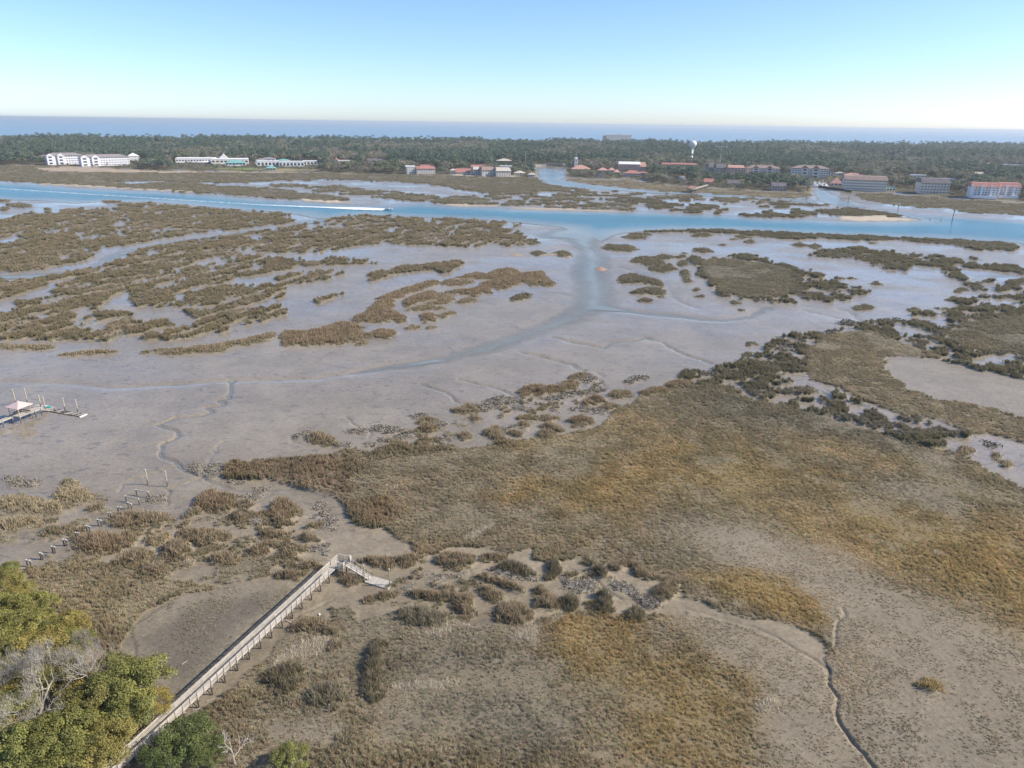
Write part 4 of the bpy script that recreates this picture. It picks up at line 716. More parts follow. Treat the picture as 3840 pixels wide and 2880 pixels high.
ek=(ed*np.where(ht>.45,.62,0))[:,None]; tn=tn*(1-ek)+np.array([.165,.148,.08])*rng.uniform(.8,1.2,npt)[:,None]*ek
pale=rng.random(npt)<.05; tn[pale]=np.array([.45,.38,.28])*rng.uniform(.8,1.1,pale.sum())[:,None]
ol=np.clip(tol.ravel()[ii]*.6+ed*.35,0,1)
wd=.68*lodw.ravel()[ii]*rng.uniform(.75,1.2,npt)*np.where(ht<.3,.62,1.)
ix=np.where(rng.random(npt)<np.where(ht<.6,.45,.2),rng.integers(4,7,npt),rng.integers(0,4,npt)); ix[pale]=rng.integers(7,9,pale.sum())
mg=gn_scatter('marsh_grass',np.stack([px,py,pz],-1),np.stack([np.zeros(npt),np.zeros(npt),rng.uniform(0,6.28,npt)],-1),np.stack([wd,wd,ht],-1),ix,np.clip(tn,.01,.8),ol,PROTO,None)
tag(mg,'brown and golden marsh grass covering the flats','grass',kind='stuff')
# straw mats
sp=[];
for poly in STRAW:
    lo,hi=poly.min(0),poly.max(0); n_=int((hi-lo).prod()*18); q=rng.uniform(lo,hi,(n_,2)); s=sdpoly(poly,q[:,0],q[:,1],1.); sp.append(q[s+rng.normal(0,.25,n_)>0])
sp=np.concatenate(sp); n_=len(sp)
def zat(x,y):
    r_=np.hypot(x,y); a_=np.arctan2(x,y); t_=np.arctan2(CAMH,r_)
    fi=np.clip((t_-th[0])/(th[-1]-th[0])*(NT-1),0,NT-1.001); fj=np.clip((a_-az[0])/(az[-1]-az[0])*(NA-1),0,NA-1.001)
    i=fi.astype(int); j=fj.astype(int); fi=fi-i; fj=fj-j
    return (z[i,j]*(1-fi)*(1-fj)+z[i+1,j]*fi*(1-fj)+z[i,j+1]*(1-fi)*fj+z[i+1,j+1]*fi*fj)
def zg(x,y): return float(zat(np.array([x]),np.array([y]))[0])
st=gn_scatter('straw_mat',np.column_stack([sp,zat(sp[:,0],sp[:,1])+.10]),np.column_stack([np.zeros((n_,2)),rng.normal(.5,.6,n_)]),np.column_stack([rng.uniform(.8,1.3,(n_,1)).repeat(2,1),rng.uniform(.5,.8,n_)]),rng.integers(7,9,n_),np.array([.60,.52,.39])*rng.uniform(.75,1.15,(n_,1)),np.zeros(n_),PROTO,None)
tag(st,'pale dead straw washed into mats on the marsh','straw',kind='stuff')
# oyster rubble
OYC=bpy.data.collections.new('oyster_shapes')
oym=noise_col('oyster_shell',(.17,.145,.11),(.32,.28,.22),9,.9,.3)
for i in range(4):
    r_=np.random.default_rng(200+i); V=[];Fq=[]
    for k_ in range(7):
        c=np.array([r_.uniform(-.3,.3),r_.uniform(-.3,.3),0]); a_=r_.uniform(0,6.28); t_=r_.uniform(.3,1.2); L=r_.uniform(.10,.22)
        d=np.array([math.cos(a_)*math.cos(t_),math.sin(a_)*math.cos(t_),math.sin(t_)]); s_=np.array([-math.sin(a_),math.cos(a_),0])*L*.4; nn=np.cross(d,s_/(L*.4))*L*.16
        b0=len(V); V+=[c-s_*.5,c+s_*.5,c+d*L*.6+s_,c+d*L*1.2,c+d*L*.6-s_,c+d*L*.5+nn,]; Fq+=[(b0,b0+1,b0+5),(b0+1,b0+2,b0+5),(b0+2,b0+3,b0+5),(b0+3,b0+4,b0+5),(b0+4,b0,b0+5)]
    o=mesh_np('oyster_cluster_%d'%i,np.array(V),np.array(Fq),oym,link=False); OYC.objects.link(o)
op=[]
for poly in OY:
    lo,hi=poly.min(0)-.5,poly.max(0)+.5; c=(lo+hi)/2; s0=math.sqrt(c[0]**2+c[1]**2+CAMH**2); n_=int((hi-lo).prod()*9/(s0/115)**1.5); q=rng.uniform(lo,hi,(n_,2)); s=sdpoly(poly,q[:,0],q[:,1],1.)+.7*fbm(q[:,0],q[:,1],3.2,3,3); op.append(q[s+rng.normal(0,.3,n_)>0])
op=np.concatenate(op); n_=len(op); osl=np.sqrt((op**2).sum(1)+CAMH**2); s_=np.clip(osl/115,1,3)*rng.uniform(.6,1.4,n_)
oo=gn_scatter('oyster_bed',np.column_stack([op,zat(op[:,0],op[:,1])]),np.column_stack([np.zeros((n_,2)),rng.uniform(0,6.28,n_)]),np.column_stack([s_,s_,s_]),rng.integers(0,4,n_),np.ones((n_,3)),np.zeros(n_),OYC,None)
tag(oo,'rough grey oyster rubble along the mud channels','oysters',kind='stuff')
# single clumps, each its own mesh
def build_clump(poly,ty,label,group,seed):
    r_=np.random.default_rng(seed); c=poly.mean(0); s0=math.sqrt(c[0]**2+c[1]**2+CAMH**2); lod=max(1,s0/115)**.9
    lo,hi=poly.min(0)-.3,poly.max(0)+.3; n_=int((hi-lo).prod()*4.2/lod**2)+8; q=r_.uniform(lo,hi,(n_,2)); s=sdpoly(poly,q[:,0],q[:,1],3.)+.45*fbm(q[:,0],q[:,1],1.6,3,11)*min(lod,1.6)
    k=s>0; q=q[k]; s=s[k]
    if len(q)<4: q=np.repeat(c[None],6,0)+r_.normal(0,.4*lod,(6,2)); s=np.full(6,.4)
    nb=22; hh=(.55+.65*np.clip(s/(1.2*lod),0,1)*(1+.4*fbm(q[:,0],q[:,1],2.5,2,5)))*r_.uniform(.8,1.15,len(q))*(1.15 if ty in('red','drk') else 1.)*(1.25 if s0<170 else 1.1)
    if ty in('gld','tan'): hh*=.8
    B=np.repeat(q,nb,0)+r_.normal(0,.22*lod,(len(q)*nb,2)); H=np.repeat(hh,nb)*r_.uniform(.6,1.1,len(B)); zb=zat(B[:,0],B[:,1])-.04
    loc=np.array([c[0],c[1],zg(c[0],c[1])])
    V,Fq,hf=blades(np.column_stack([B,zb])-loc,H,np.full(len(B),.09*lod)*r_.uniform(.7,1.3,len(B)),.5,seed+5)
    tc=np.array(TY[ty][0])[None]*1.45*r_.uniform(.75,1.2,(len(q),1)); pk=r_.random(len(q))<.07; tc[pk]=(.44,.36,.25)
    tint=np.repeat(np.repeat(tc,nb,0),5,0); olv=np.repeat(np.repeat(np.clip(r_.normal(.75 if ty not in('gld','tan') else .35,.2,len(q)),0,1),nb),5)
    o=empty('grass_clump',loc); bl_=mesh_np('blades',V,Fq,GM_V,{'hf':hf,'tint':tint,'olive':olv},parent=o); bl_['kind']='stuff'
    tag(o,label,'grass clump',group); return len(Fq)
tot=sum(build_clump(*c,300+i) for i,c in enumerate(CL)); print('clumps',len(CL),'tris',tot)
# ================================================================== DOCKS
def pile_mat(name,top,foot,zline,soft=.25):
    m,n,b,o=new_mat(name); tc=nd(n,'ShaderNodeTexCoord'); sx=nd(n,'ShaderNodeSeparateXYZ'); n.links.new(tc.outputs['Object'],sx.inputs[0])
    nz=nd(n,'ShaderNodeTexNoise',i_Scale=4,i_Detail=4); n.links.new(tc.outputs['Object'],nz.inputs['Vector'])
    zz=mathn(n,'ADD',sx.outputs['Z'],mathn(n,'MULTIPLY',nz.outputs[0],.5)); f=nd(n,'ShaderNodeMapRange'); f.inputs[1].default_value=zline+.25-soft; f.inputs[2].default_value=zline+.25+soft; n.links.new(zz,f.inputs[0])
    c=mixc(n,f.outputs[0],foot,top); c=mixc(n,mathn(n,'MULTIPLY',nz.outputs[0],.35),c,(.12,.10,.08)); n.links.new(c,b.inputs['Base Color']); b.inputs['Roughness'].default_value=.85; return m
WOOD=noise_col('weathered_plank',(.34,.31,.265),(.54,.49,.42),2.5,.85,.25,(1,8,8),.2,rand=.22)
WOODG=noise_col('grey_plank',(.36,.33,.29),(.52,.48,.42),2.5,.85,.25,(1,8,8),.2,rand=.15)
PILE=pile_mat('dock_pile',(.40,.34,.27),(.07,.06,.05),1.3); PILEF=pile_mat('tall_pile',(.50,.44,.33),(.13,.11,.085),1.5)
DARKW=noise_col('wet_timber',(.05,.042,.035),(.10,.085,.07),3,.8)
d_=Vector((.360,.933,0)).normalized(); q_=Vector((d_.y,-d_.x,0)); O=Vector((-29.73,98.86,0))
def wk(a,p,zz): v_=O+d_*a+q_*p; return Vector((v_.x,v_.y,zz))
RZ=math.atan2(d_.y,d_.x)           # local x = along the walk
DZ=1.85; DW=1.18; NB=19; SP=2.395
bw=empty('boardwalk',wk(0,-DW/2,0),RZ); tag(bw,'long weathered wooden boardwalk with railings running from the trees to the creek','boardwalk')
def shared(fn,name,mat): mb=MB(); fn(mb); return mb.mesh(name,mat)
def L(a,p,zz): return (a,p,zz)     # local frame of the boardwalk: x along, y to the left
deckh=lambda a: DZ+(.35*max(0,(-a-36))/10)
ME_pl=shared(lambda b:b.box((0,0,0),(SP-.012,.215,.045)),'deck_plank',WOOD)
ME_rail=shared(lambda b:b.box((0,0,0),(SP-.01,.035,.13)),'railing_board',WOOD)
ME_cap=shared(lambda b:b.box((0,0,0),(SP-.01,.15,.04)),'rail_cap',WOOD)
ME_post=shared(lambda b:(b.box((0,0,0),(.09,.09,1.25)),b.box((0,0,.66),(.06,.06,.08))),'railing_post',WOOD)
ME_brace=shared(lambda b:b.beam((0,0,-.55),(0,.42,.05),.05,.09),'post_brace',WOOD)
ME_pile=shared(lambda b:b.tube([(0,0,-.5),(0,0,DZ-.1)],.10,8),'pile',PILE)
ME_beam=shared(lambda b:b.box((0,0,0),(.07,DW+.35,.18)),'cross_beam',WOODG)
ME_x=shared(lambda b:b.beam((0,-DW/2,.3),(0,DW/2,1.25),.05,.10),'cross_brace',DARKW)
ME_str=shared(lambda b:b.box((0,0,0),(SP-.01,.06,.18)),'stringer',WOODG)
for i in range(-1,NB):
    a0=-i*SP; ac=a0-SP/2; zz=deckh(ac)
    for k in range(5): inst('deck_plank',ME_pl,bw,(ac+random.uniform(-.004,.004),-DW/2+.118+k*.236,zz+random.uniform(0,.006)))
    for s in (-1,1):
        if not(i==-1 and s==-1):
            for k in range(4): inst('railing_board',ME_rail,bw,(ac,s*(DW/2+.02),zz+.16+k*.21))
            inst('rail_cap',ME_cap,bw,(ac,s*(DW/2+.02),zz+.95))
            for h2 in (0,.5):
                inst('railing_post',ME_post,bw,(a0-h2*SP,s*(DW/2+.085),zz+.36))
                if s==-1: inst('post_brace',ME_brace,bw,(a0-h2*SP,s*(DW/2+.10),zz-.05),(0,0,math.pi))
        inst('stringer',ME_str,bw,(ac,s*(DW/2-.1),zz-.12))
        if i>=0: inst('pile',ME_pile,bw,(a0,s*(DW/2+.02),0))
    if i>=0:
        inst('cross_beam',ME_beam,bw,(a0+.12,0,zz-.24))
        inst('cross_brace',ME_x,bw,(a0-.14,0,0))
# platform at the creek end
pf=empty('boardwalk_platform',wk(3.4,.05,0),RZ); tag(pf,'square railed wooden landing at the creek end of the boardwalk','platform')
PL,PW=2.15,2.30
mb=shared(lambda b:b.box((0,0,0),(PL,.22,.045)),'deck_plank',WOOD)
for k in range(10): inst('deck_plank',mb,pf,(0,-PW/2+.115+k*.23,DZ+.05))
for sx in (-1,0,1):
    for sy in (-1,1):
        inst('pile',ME_pile,pf,(sx*(PL/2-.1),sy*(PW/2-.1),0))
for sx in (-1,1): MB().box((sx*(PL/2-.1),0,DZ-.1),(.08,PW,.2)).build('cross_beam',WOODG,pf)
def railing(par,a,b,z0,n,mat=WOOD,boards=4,h=.95):
    a=Vector(a); b=Vector(b)
    for k in range(n+1):
        p_=a.lerp(b,k/n); MB().box((p_.x,p_.y,z0+h/2),(.09,.09,h+.1)).build('railing_post',mat,par)
    for k in range(boards): MB().beam((a.x,a.y,z0+.2+k*.2),(b.x,b.y,z0+.2+k*.2),.035,.11).build('railing_board',mat,par)
    MB().beam((a.x,a.y,z0+h+.07),(b.x,b.y,z0+h+.07),.15,.04).build('rail_cap',mat,par)
railing(pf,(-PL/2,PW/2,0),(PL/2,PW/2,0),DZ+.06,2,boards=5); railing(pf,(PL/2,PW/2,0),(PL/2,-PW/2,0),DZ+.06,2,WOODG,2)
railing(pf,(-PL/2,-PW/2,0),(-PL/2,-PW/2+1.0,0),DZ+.06,1); railing(pf,(-PL/2,-PW/2,0),(-PL/2+.55,-PW/2,0),DZ+.06,1)
MB().box((PL/2-.05,-PW/2-.02,DZ+.85),(.42,.35,.9)).build('storage_post',WOOD,pf)
# gangway
gp0=wk(3.65,1.2,DZ+.08); gp1=wk(3.45,5.7,.52); gw=empty('gangway',(gp0.x,gp0.y,0)); tag(gw,'sloping wooden gangway with handrails from the landing down to the floating dock','gangway')
t_=(gp1-gp0); tl=t_.normalized(); sd=Vector((-tl.y,tl.x,0)).normalized(); off=Vector((gp0.x,gp0.y,0))
for k in range(4):
    s_=sd*(-.36+k*.24); MB().beam(gp0-off+s_,gp1-off+s_,.225,.04).build('deck_plank',WOODG,gw)
for s in (-1,1):
    e=sd*.52*s; MB().beam(gp0-off+e+Vector((0,0,-.08)),gp1-off+e+Vector((0,0,-.08)),.06,.2).build('stringer',WOODG,gw)
    MB().beam(gp0-off+e+Vector((0,0,.95)),gp1-off+e+Vector((0,0,.85)),.07,.06).build('handrail',WOODG,gw)
    MB().beam(gp0-off+e+Vector((0,0,.5)),gp1-off+e+Vector((0,0,.45)),.04,.05).build('mid_rail',DARKW,gw)
    for k in range(5):
        p_=gp0.lerp(gp1,k/4)-off+e; MB().box(p_+Vector((0,0,.42)),(.06,.06,.95)).build('railing_post',DARKW,gw)
# floating dock with two guide piles
fc_=Vector((-21.5,99.1,0)); frz=math.atan2(-.39,.92); fd=empty('floating_dock',fc_,frz); tag(fd,'small grey floating dock resting on the mud below the gangway','dock')
mb=shared(lambda b:b.box((0,0,0),(.142,1.85,.035)),'deck_plank',WOODG)
for k in range(30): inst('deck_plank',mb,fd,(-2.2+.0735+k*.1517,0,.44+random.uniform(0,.006)))
for s in (-1,1): MB().box((0,s*.96,.34),(4.56,.05,.22)).build('side_beam',WOODG,fd)
MB().box((2.31,0,.34),(.05,1.9,.22)).build('end_beam',noise_col('white_edge',(.7,.66,.6),(.8,.77,.72),4),fd); MB().box((-2.31,0,.34),(.05,1.9,.22)).build('end_beam',WOODG,fd)
for x_ in (-1.5,0,1.5): MB().box((x_,0,.15),(.9,1.6,.32)).build('float_tank',noise_col('float_black',(.02,.02,.02),(.04,.04,.04),4),fd)
for nm,(x_,y_),lb in (('g',(-23.95,99.18),'guide pile at the gangway corner of the small floating dock'),('h',(-19.62,98.25),'guide pile at the far end of the small floating dock')):
    tp=empty('guide_pile',(x_,y_,0)); tag(tp,lb,'pile','guide piles of the small floating dock')
    MB().tube([(0,0,-.5),(0,0,3.55)],.10,10).build('shaft',pile_mat('pile_'+nm,(.36,.33,.19),(.16,.13,.09),.9),tp); MB().tube([(0,0,3.55),(0,0,3.62),(0,0,3.72)],[.13,.13,.01],10).build('cap',noise_col('pile_cap',(.55,.52,.45),(.6,.57,.5),4),tp)
# stumps of the abandoned pier
BN=[((20,1505),(65,1515)),((205,1405),(232,1415)),((368,1315),(402,1322)),((525,1220),(560,1225)),((695,1125),(728,1127)),((845,1030),(880,1035)),((1000,940),(1040,950)),((1140,840),(1172,838)),((1275,765),(1315,767)),((1415,700),(1455,718))]
ordn=['nearest','second','third','fourth','fifth','sixth','seventh','eighth','ninth','tenth']
CAPM=noise_col('stump_cap',(.50,.48,.42),(.62,.60,.55),5)
def bent(p0,p1,ht,label,over=.35,cap=True):
    a=at('B',p0); b=at('B',p1); c=(a+b)/2; t=empty('pier_bent',c); tag(t,label,'pier stumps','stumps of the abandoned pier')
    for p in (a,b):
        l=p-c; pl_=MB().tube([(l.x,l.y,-.4),(l.x+random.uniform(-.04,.04),l.y,ht)],.11,8).build('pile',PILE,t)
        if cap: MB().tube([(l.x,l.y,ht+.19),(l.x,l.y,ht+.24),(l.x,l.y,ht+.30)],[.15,.15,.03],8).build('cap',CAPM,pl_)
    u=(b-a).normalized()*over
    MB().beam((a-c)-u+Vector((0,0,ht+.09)),(b-c)+u+Vector((0,0,ht+.09)),.13,.18).build('cross_beam',WOODG,t)
    return t
for i,(p0,p1) in enumerate(BN): bent(p0,p1,1.35,f'pair of pier stumps under a beam, {ordn[i]} from the lower left')
bent((1382,610),(1562,652),1.35,'wide pier bent with two legs, the nearer of the two wide ones',.1); bent((1528,520),(1692,548),1.35,'wide pier bent with two legs, the farther of the two wide ones',.1)
for p,lb in (((1680,375),'left of the two tall mooring posts behind the pier stumps'),((1952,400),'right of the two tall mooring posts behind the pier stumps')):
    a=at('B',p); t=empty('mooring_post',a); tag(t,lb,'post','tall mooring posts'); MB().tube([(0,0,-.5),(0,0,3.8)],[.13,.12],10).build('shaft',PILEF,t); MB().tube([(0,0,3.8),(0,0,3.9)],[.14,.02],10).build('cap',CAPM,t.children[0])
# pavilion dock on the left
e1=Vector((.955,-.297,0)); e2=Vector((.297,.955,0)); PO=Vector((-123.2,164.5,0)); prz=math.atan2(e1.y,e1.x); PZ=2.0
pv=empty('dock_pavilion',PO,prz); tag(pv,'open pavilion with a pink pyramid roof on tall piles at the left edge','pavilion')
RF=noise_col('pink_roof',(.56,.40,.375),(.68,.51,.48),3,.6,.1,spec=.3); hw=2.15
for k in range(4):
    c=[(-hw,-hw),(hw,-hw),(hw,hw),(-hw,hw)]; a=c[k]; b=c[(k+1)%4]
    MB().poly([(a[0],a[1],4.2),(b[0],b[1],4.2),(0,0,5.35),(a[0],a[1],4.1),(b[0],b[1],4.1),(0,0,5.2)],[(0,1,2),(5,4,3),(0,3,4,1)]).build('roof_panel',RF,pv)
MB().tube([(0,0,5.3),(0,0,5.45)],[.2,.05],8).build('roof_cap',noise_col('roof_cap',(.75,.62,.6),(.8,.68,.66),4),pv)
for sx in (-1,1):
    for sy in (-1,1): MB().tube([(sx*1.6,sy*1.6,-.5),(sx*1.6,sy*1.6,4.2)],.11,8).build('post',PILEF,pv)
for k in range(16): MB().box((-1.9+.13+k*.244,0,PZ),(.225,3.7,.05)).build('deck_plank',WOODG,pv)
for s in (-1,1):
    MB().box((0,s*1.75,PZ-.16),(3.8,.1,.22)).build('edge_beam',WOODG,pv)
    MB().box((0,s*1.62,PZ+.9),(3.2,.06,.08)).build('handrail',WOODG,pv)
MB().box((-1.62,0,PZ+.9),(.06,3.2,.08)).build('handrail',WOODG,pv); MB().box((-1.3,.2,PZ+.45),(.5,2.4,.08)).build('bench',DARKW,pv); MB().box((.3,1.3,PZ+.45),(2.4,.5,.08)).build('bench',DARKW,pv)
def walkway(name,label,o0,o1,w_,zz0,zz1,pil,cat='walkway'):
    o0=Vector(o0); o1=Vector(o1); t=empty(name,(o0.x,o0.y,0),math.atan2(o1.y-o0.y,o1.x-o0.x)); tag(t,label,cat); Ln=(o1-o0).length; n_=int(Ln/.24)
    me=shared(lambda b:b.box((0,0,0),(.225,w_,.045)),'deck_plank',WOODG)
    for k in range(n_):
        if zz0==zz1 and random.random()<.12: continue
        f_=(k+.5)/n_; inst('deck_plank',me,t,(f_*Ln,random.uniform(-.03,.03),zz0+(zz1-zz0)*f_),(0,-math.atan2(zz1-zz0,Ln),random.uniform(-.01,.01)))
    for s in (-1,1): MB().beam((0,s*(w_/2-.08),zz0-.14),(Ln,s*(w_/2-.08),zz1-.14),.08,.22).build('stringer',WOODG,t)
    for a in pil:
        for s in (-1,1): MB().tube([(a,s*(w_/2+.02),-.5),(a,s*(w_/2+.02),zz0+(zz1-zz0)*a/Ln+.1)],.11,8).build('pile',PILE,t)
        MB().box((a,0,zz0+(zz1-zz0)*a/Ln-.30),(.1,w_+.3,.16)).build('cross_beam',WOODG,t)
    return t
w0=PO-e2*22+e1*-.6; walkway('pavilion_walkway','plank walkway entering from the left edge towards the pink roofed pavilion',w0,PO-e2*1.9-e1*.6,1.3,PZ-.01,PZ-.01,[1,4.2,7.4,10.6,13.8,17,19.6])
lt=walkway('pavilion_landing','plank landing behind the pink roofed pavilion leading to its ramp',PO+e2*1.9+e1*.55,PO+e2*4.3+e1*.55,2.2,PZ,PZ+.001,[.6,2.2],'landing')
walkway('pavilion_ramp','narrow ramp dropping from the pavilion landing to the broken floating dock',PO+e2*4.4+e1*.7,PO+e2*6.6+e1*1.0,.9,PZ-.05,.55,[],'ramp')
# floating dock: sound left half, broken right half
fl=empty('pavilion_float',PO+e2*8.0-e1*2.4,prz); tag(fl,'sound pale half of the floating dock behind the pavilion','dock')
for k in range(26): MB().box((-2.9+.11+k*.225,0,.42),(.205,2.0,.045)).build('deck_plank',WOODG,fl)
for s in (-1,1): MB().box((0,s*1.0,.28),(5.9,.08,.26)).build('side_beam',WOODG,fl)
bf=empty('broken_float',PO+e2*7.1+e1*6.3,prz-.02); tag(bf,'broken floating dock with loose slanting planks at the right of the pavilion','dock')
for s in (-1,0,1): MB().box((0,s*.85,.25),(11.2,.14,.3)).build('side_beam',DARKW,bf)
for k in range(12): MB().box((-5.2+k*.95,0,.2),(.12,1.7,.2)).build('cross_beam',DARKW,bf)
xk=-5.3
while xk<5.4:
    if random.random()<.75: MB().box((xk,random.uniform(-.25,.25),.46+random.uniform(0,.05)),(.20,random.uniform(1.5,2.1),.045),rz=random.uniform(-.5,-.05)).build('deck_plank',WOODG,bf)
    xk+=random.uniform(.25,.75)
MB().box((5.75,0,.32),(.5,2.1,.3)).build('end_float',noise_col('white_float',(.72,.70,.64),(.82,.8,.76),4),bf)
MB().beam((-5.9,-1.6,.12),(-4.9,-.3,.5),.2,.05).build('loose_plank',WOOD,bf)
for p,h_,lb in (((338,560),4.6,'far left mooring pile behind the pavilion roof'),((578,535),4.6,'mooring pile behind the right corner of the pavilion roof'),((855,610),3.6,'left of the paired mooring piles at the middle of the broken dock'),((955,690),4.3,'right of the paired mooring piles, standing in front of the broken dock'),((1360,690),3.9,'mooring pile near the right end of the broken dock'),((1622,725),3.9,'mooring pile at the outer end of the broken dock')):
    a=at('E',p); t=empty('mooring_pile',a); tag(t,lb,'pile','mooring piles round the pavilion dock'); MB().tube([(0,0,-.5),(0,0,h_)],[.15,.13],10).build('shaft',PILEF,t); MB().tube([(0,0,h_),(0,0,h_+.08)],[.14,.03],10).build('cap',CAPM,t.children[0])
# upturned dinghy on the sound float
dg=empty('dinghy',PO+e2*8.2-e1*1.0+Vector((0,0,.46)),prz-.1); tag(dg,'small white and green dinghy upturned behind the pavilion','dinghy')
def hull(lo,hi,mat,nm):
    V=[];Fq=[]; ns=7
    for i in range(9):
        x_=-1.3+2.6*i/8; wv=.62*(1-(abs(x_+.15)/1.5)**2.4) if abs(x_+.15)<1.5 else 0
        for k in range(ns):
            t=math.pi*k/(ns-1); V.append((x_,math.cos(t)*wv,math.sin(t)*.42*(.4+.6*wv/.62)))
    for i in range(lo,hi):
        for k in range(ns-1): a=i*ns+k; Fq.append((a,a+ns,a+ns+1,a+1))
    MB().poly(V,Fq).build(nm,mat,dg,True)
hull(0,4,noise_col('hull_white',(.75,.75,.73),(.8,.8,.78),3,.4),'stern_half'); hull(4,8,noise_col('hull_green',(.05,.30,.25),(.07,.36,.30),3,.4),'bow_half')
# white float ball lying on the mud
fb=at('W',(1375,1395)); o=MB(); V=[];Fq=[]
for i in range(7):
    for k in range(12):
        t=math.pi*i/6; V.append((.17*math.sin(t)*math.cos(k*math.pi/6),.17*math.sin(t)*math.sin(k*math.pi/6),.17-.17*math.cos(t)*.95))
for i in range(6):
    for k in range(12): Fq.append((i*12+k,i*12+(k+1)%12,(i+1)*12+(k+1)%12,(i+1)*12+k))
o.poly(V,Fq); o.tube([(0,0,.3),(0,0,.42)],.04,8)
fb_o=o.build('float_ball',noise_col('float_white',(.75,.74,.70),(.82,.81,.78),6,.5),None,True); fb_o.location=(fb.x,fb.y,zg(fb.x,fb.y)-.03); tag(fb_o,'white float ball lying on the mud right of the boardwalk','float')
# loose boards and drift sticks
def stick(tagc,p0,p1,w_,label,mat,name='drift_board'):
    a=at(tagc,p0); b=at(tagc,p1); a.z=zg(a.x,a.y)+.12; b.z=zg(b.x,b.y)+.12; c=(a+b)/2
    o=MB(); o.beam(a-c,b-c,w_,.06); ob=o.build(name,mat,None); ob.location=c; tag(ob,label,'board')
stick('W',(680,1512),(785,1552),.14,'loose board on the mud beside the middle of the boardwalk',WOOD); stick('C11',(1340,965),(1395,945),.12,'loose board leaning out beside the lower boardwalk',WOOD)
stick('C11',(1180,730),(1215,705),.12,'pale drift board lying on the dark mud left of the boardwalk',WOOD); stick('C11',(1250,1025),(1300,1008),.12,'loose board in the grass beside the lowest boardwalk piles',WOOD)
stick('B',(75,1115),(135,1130),.10,'pale drift stick on the mud left of the pier stumps',WOOD,'drift_stick'); stick('W',(345,258),(470,290),.10,'dark drift stick on the mud beyond the boardwalk',DARKW,'drift_stick')
# ================================================================== BUILDINGS OF THE FAR SHORE
GLASS=noise_col('window_glass',(.03,.04,.055),(.06,.075,.09),.3,.12,spec=.6)
def plaster(nm,c): c=np.array(c); return noise_col(nm,tuple(c*.92),tuple(np.minimum(c*1.05,.85)),.25,.9)
W_={'white':plaster('white_stucco',(.82,.81,.80)),'cream':plaster('cream_stucco',(.72,.67,.60)),'pink':plaster('pink_stucco',(.66,.44,.38)),'grey':plaster('grey_stucco',(.46,.43,.40)),'tan':plaster('tan_stucco',(.70,.64,.56)),'lilac':plaster('pale_siding',(.78,.77,.79)),'dark':plaster('dark_wood',(.16,.13,.11))}
R_={'red':noise_col('red_tile_roof',(.37,.16,.13),(.46,.22,.18),.4,.8),'brown':noise_col('brown_tile_roof',(.27,.19,.16),(.34,.25,.21),.4,.8),'grey':noise_col('grey_shingle_roof',(.24,.21,.21),(.33,.29,.28),.4,.8),'white':noise_col('white_flat_roof',(.72,.71,.68),(.82,.81,.78),.2,.8),'green':noise_col('green_metal_roof',(.16,.38,.36),(.22,.46,.43),.3,.5),'slate':noise_col('slate_roof',(.13,.115,.12),(.18,.16,.165),.4,.8),'salmon':noise_col('salmon_tile_roof',(.50,.27,.21),(.57,.33,.26),.4,.8),'tanr':noise_col('tan_roof',(.50,.44,.36),(.58,.52,.44),.4,.8)}
OCC=[]
FOOT=[]   # building footprints keep the trees out: (x,y,radius)
def facade(par,w,h,y,floors,bays,wall,rec,fw=.62,fh=.58,z0=0,x0=0,axis='x'):
    """wall sheet with real recessed openings; returns nothing, adds parts wall_panel, window, balcony"""
    bwid=w/bays; fht=h/floors
    mb=MB(); wins=[]
    def q(x,z_,yy): return (x0+x,y+yy,z0+z_) if axis=='x' else (y-yy,x0+x,z0+z_)
    for i in range(bays):
        for j in range(floors):
            xa,xb=-w/2+i*bwid,-w/2+(i+1)*bwid; za,zb=j*fht,(j+1)*fht
            wa,wb=xa+bwid*(1-fw)/2,xb-bwid*(1-fw)/2; ya,yb=za+fht*(1-fh)*.45,za+fht*(1-fh)*.45+fht*fh
            V=[q(xa,za,0),q(xb,za,0),q(xb,zb,0),q(xa,zb,0),q(wa,ya,0),q(wb,ya,0),q(wb,yb,0),q(wa,yb,0),q(wa,ya,rec),q(wb,ya,rec),q(wb,yb,rec),q(wa,yb,rec)]
            mb.poly(V,[(0,1,5,4),(1,2,6,5),(2,3,7,6),(3,0,4,7),(4,5,9,8),(5,6,10,9),(6,7,11,10),(7,4,8,11)])
            wins.append(((wa+wb)/2,(ya+yb)/2))
    par=mb.build('wall_panel',wall,par)
    me=MB(); ww,hh=bwid*fw,fht*fh
    (me.box((0,0,0),(ww,.06,hh)) if axis=='x' else me.box((0,0,0),(.06,ww,hh))); me=me.mesh('window',GLASS)
    for (xx,zz) in wins: inst('window',me,par,q(xx,zz,rec-.031))
    if rec>.6:
        rl=MB(); (rl.box((0,0,0),(ww,.06,fht*.26)) if axis=='x' else rl.box((0,0,0),(.06,ww,fht*.26))); rl=rl.mesh('balcony_rail',wall)
        for (xx,zz) in wins: inst('balcony_rail',rl,par,q(xx,zz-hh/2+fht*.13,.06))
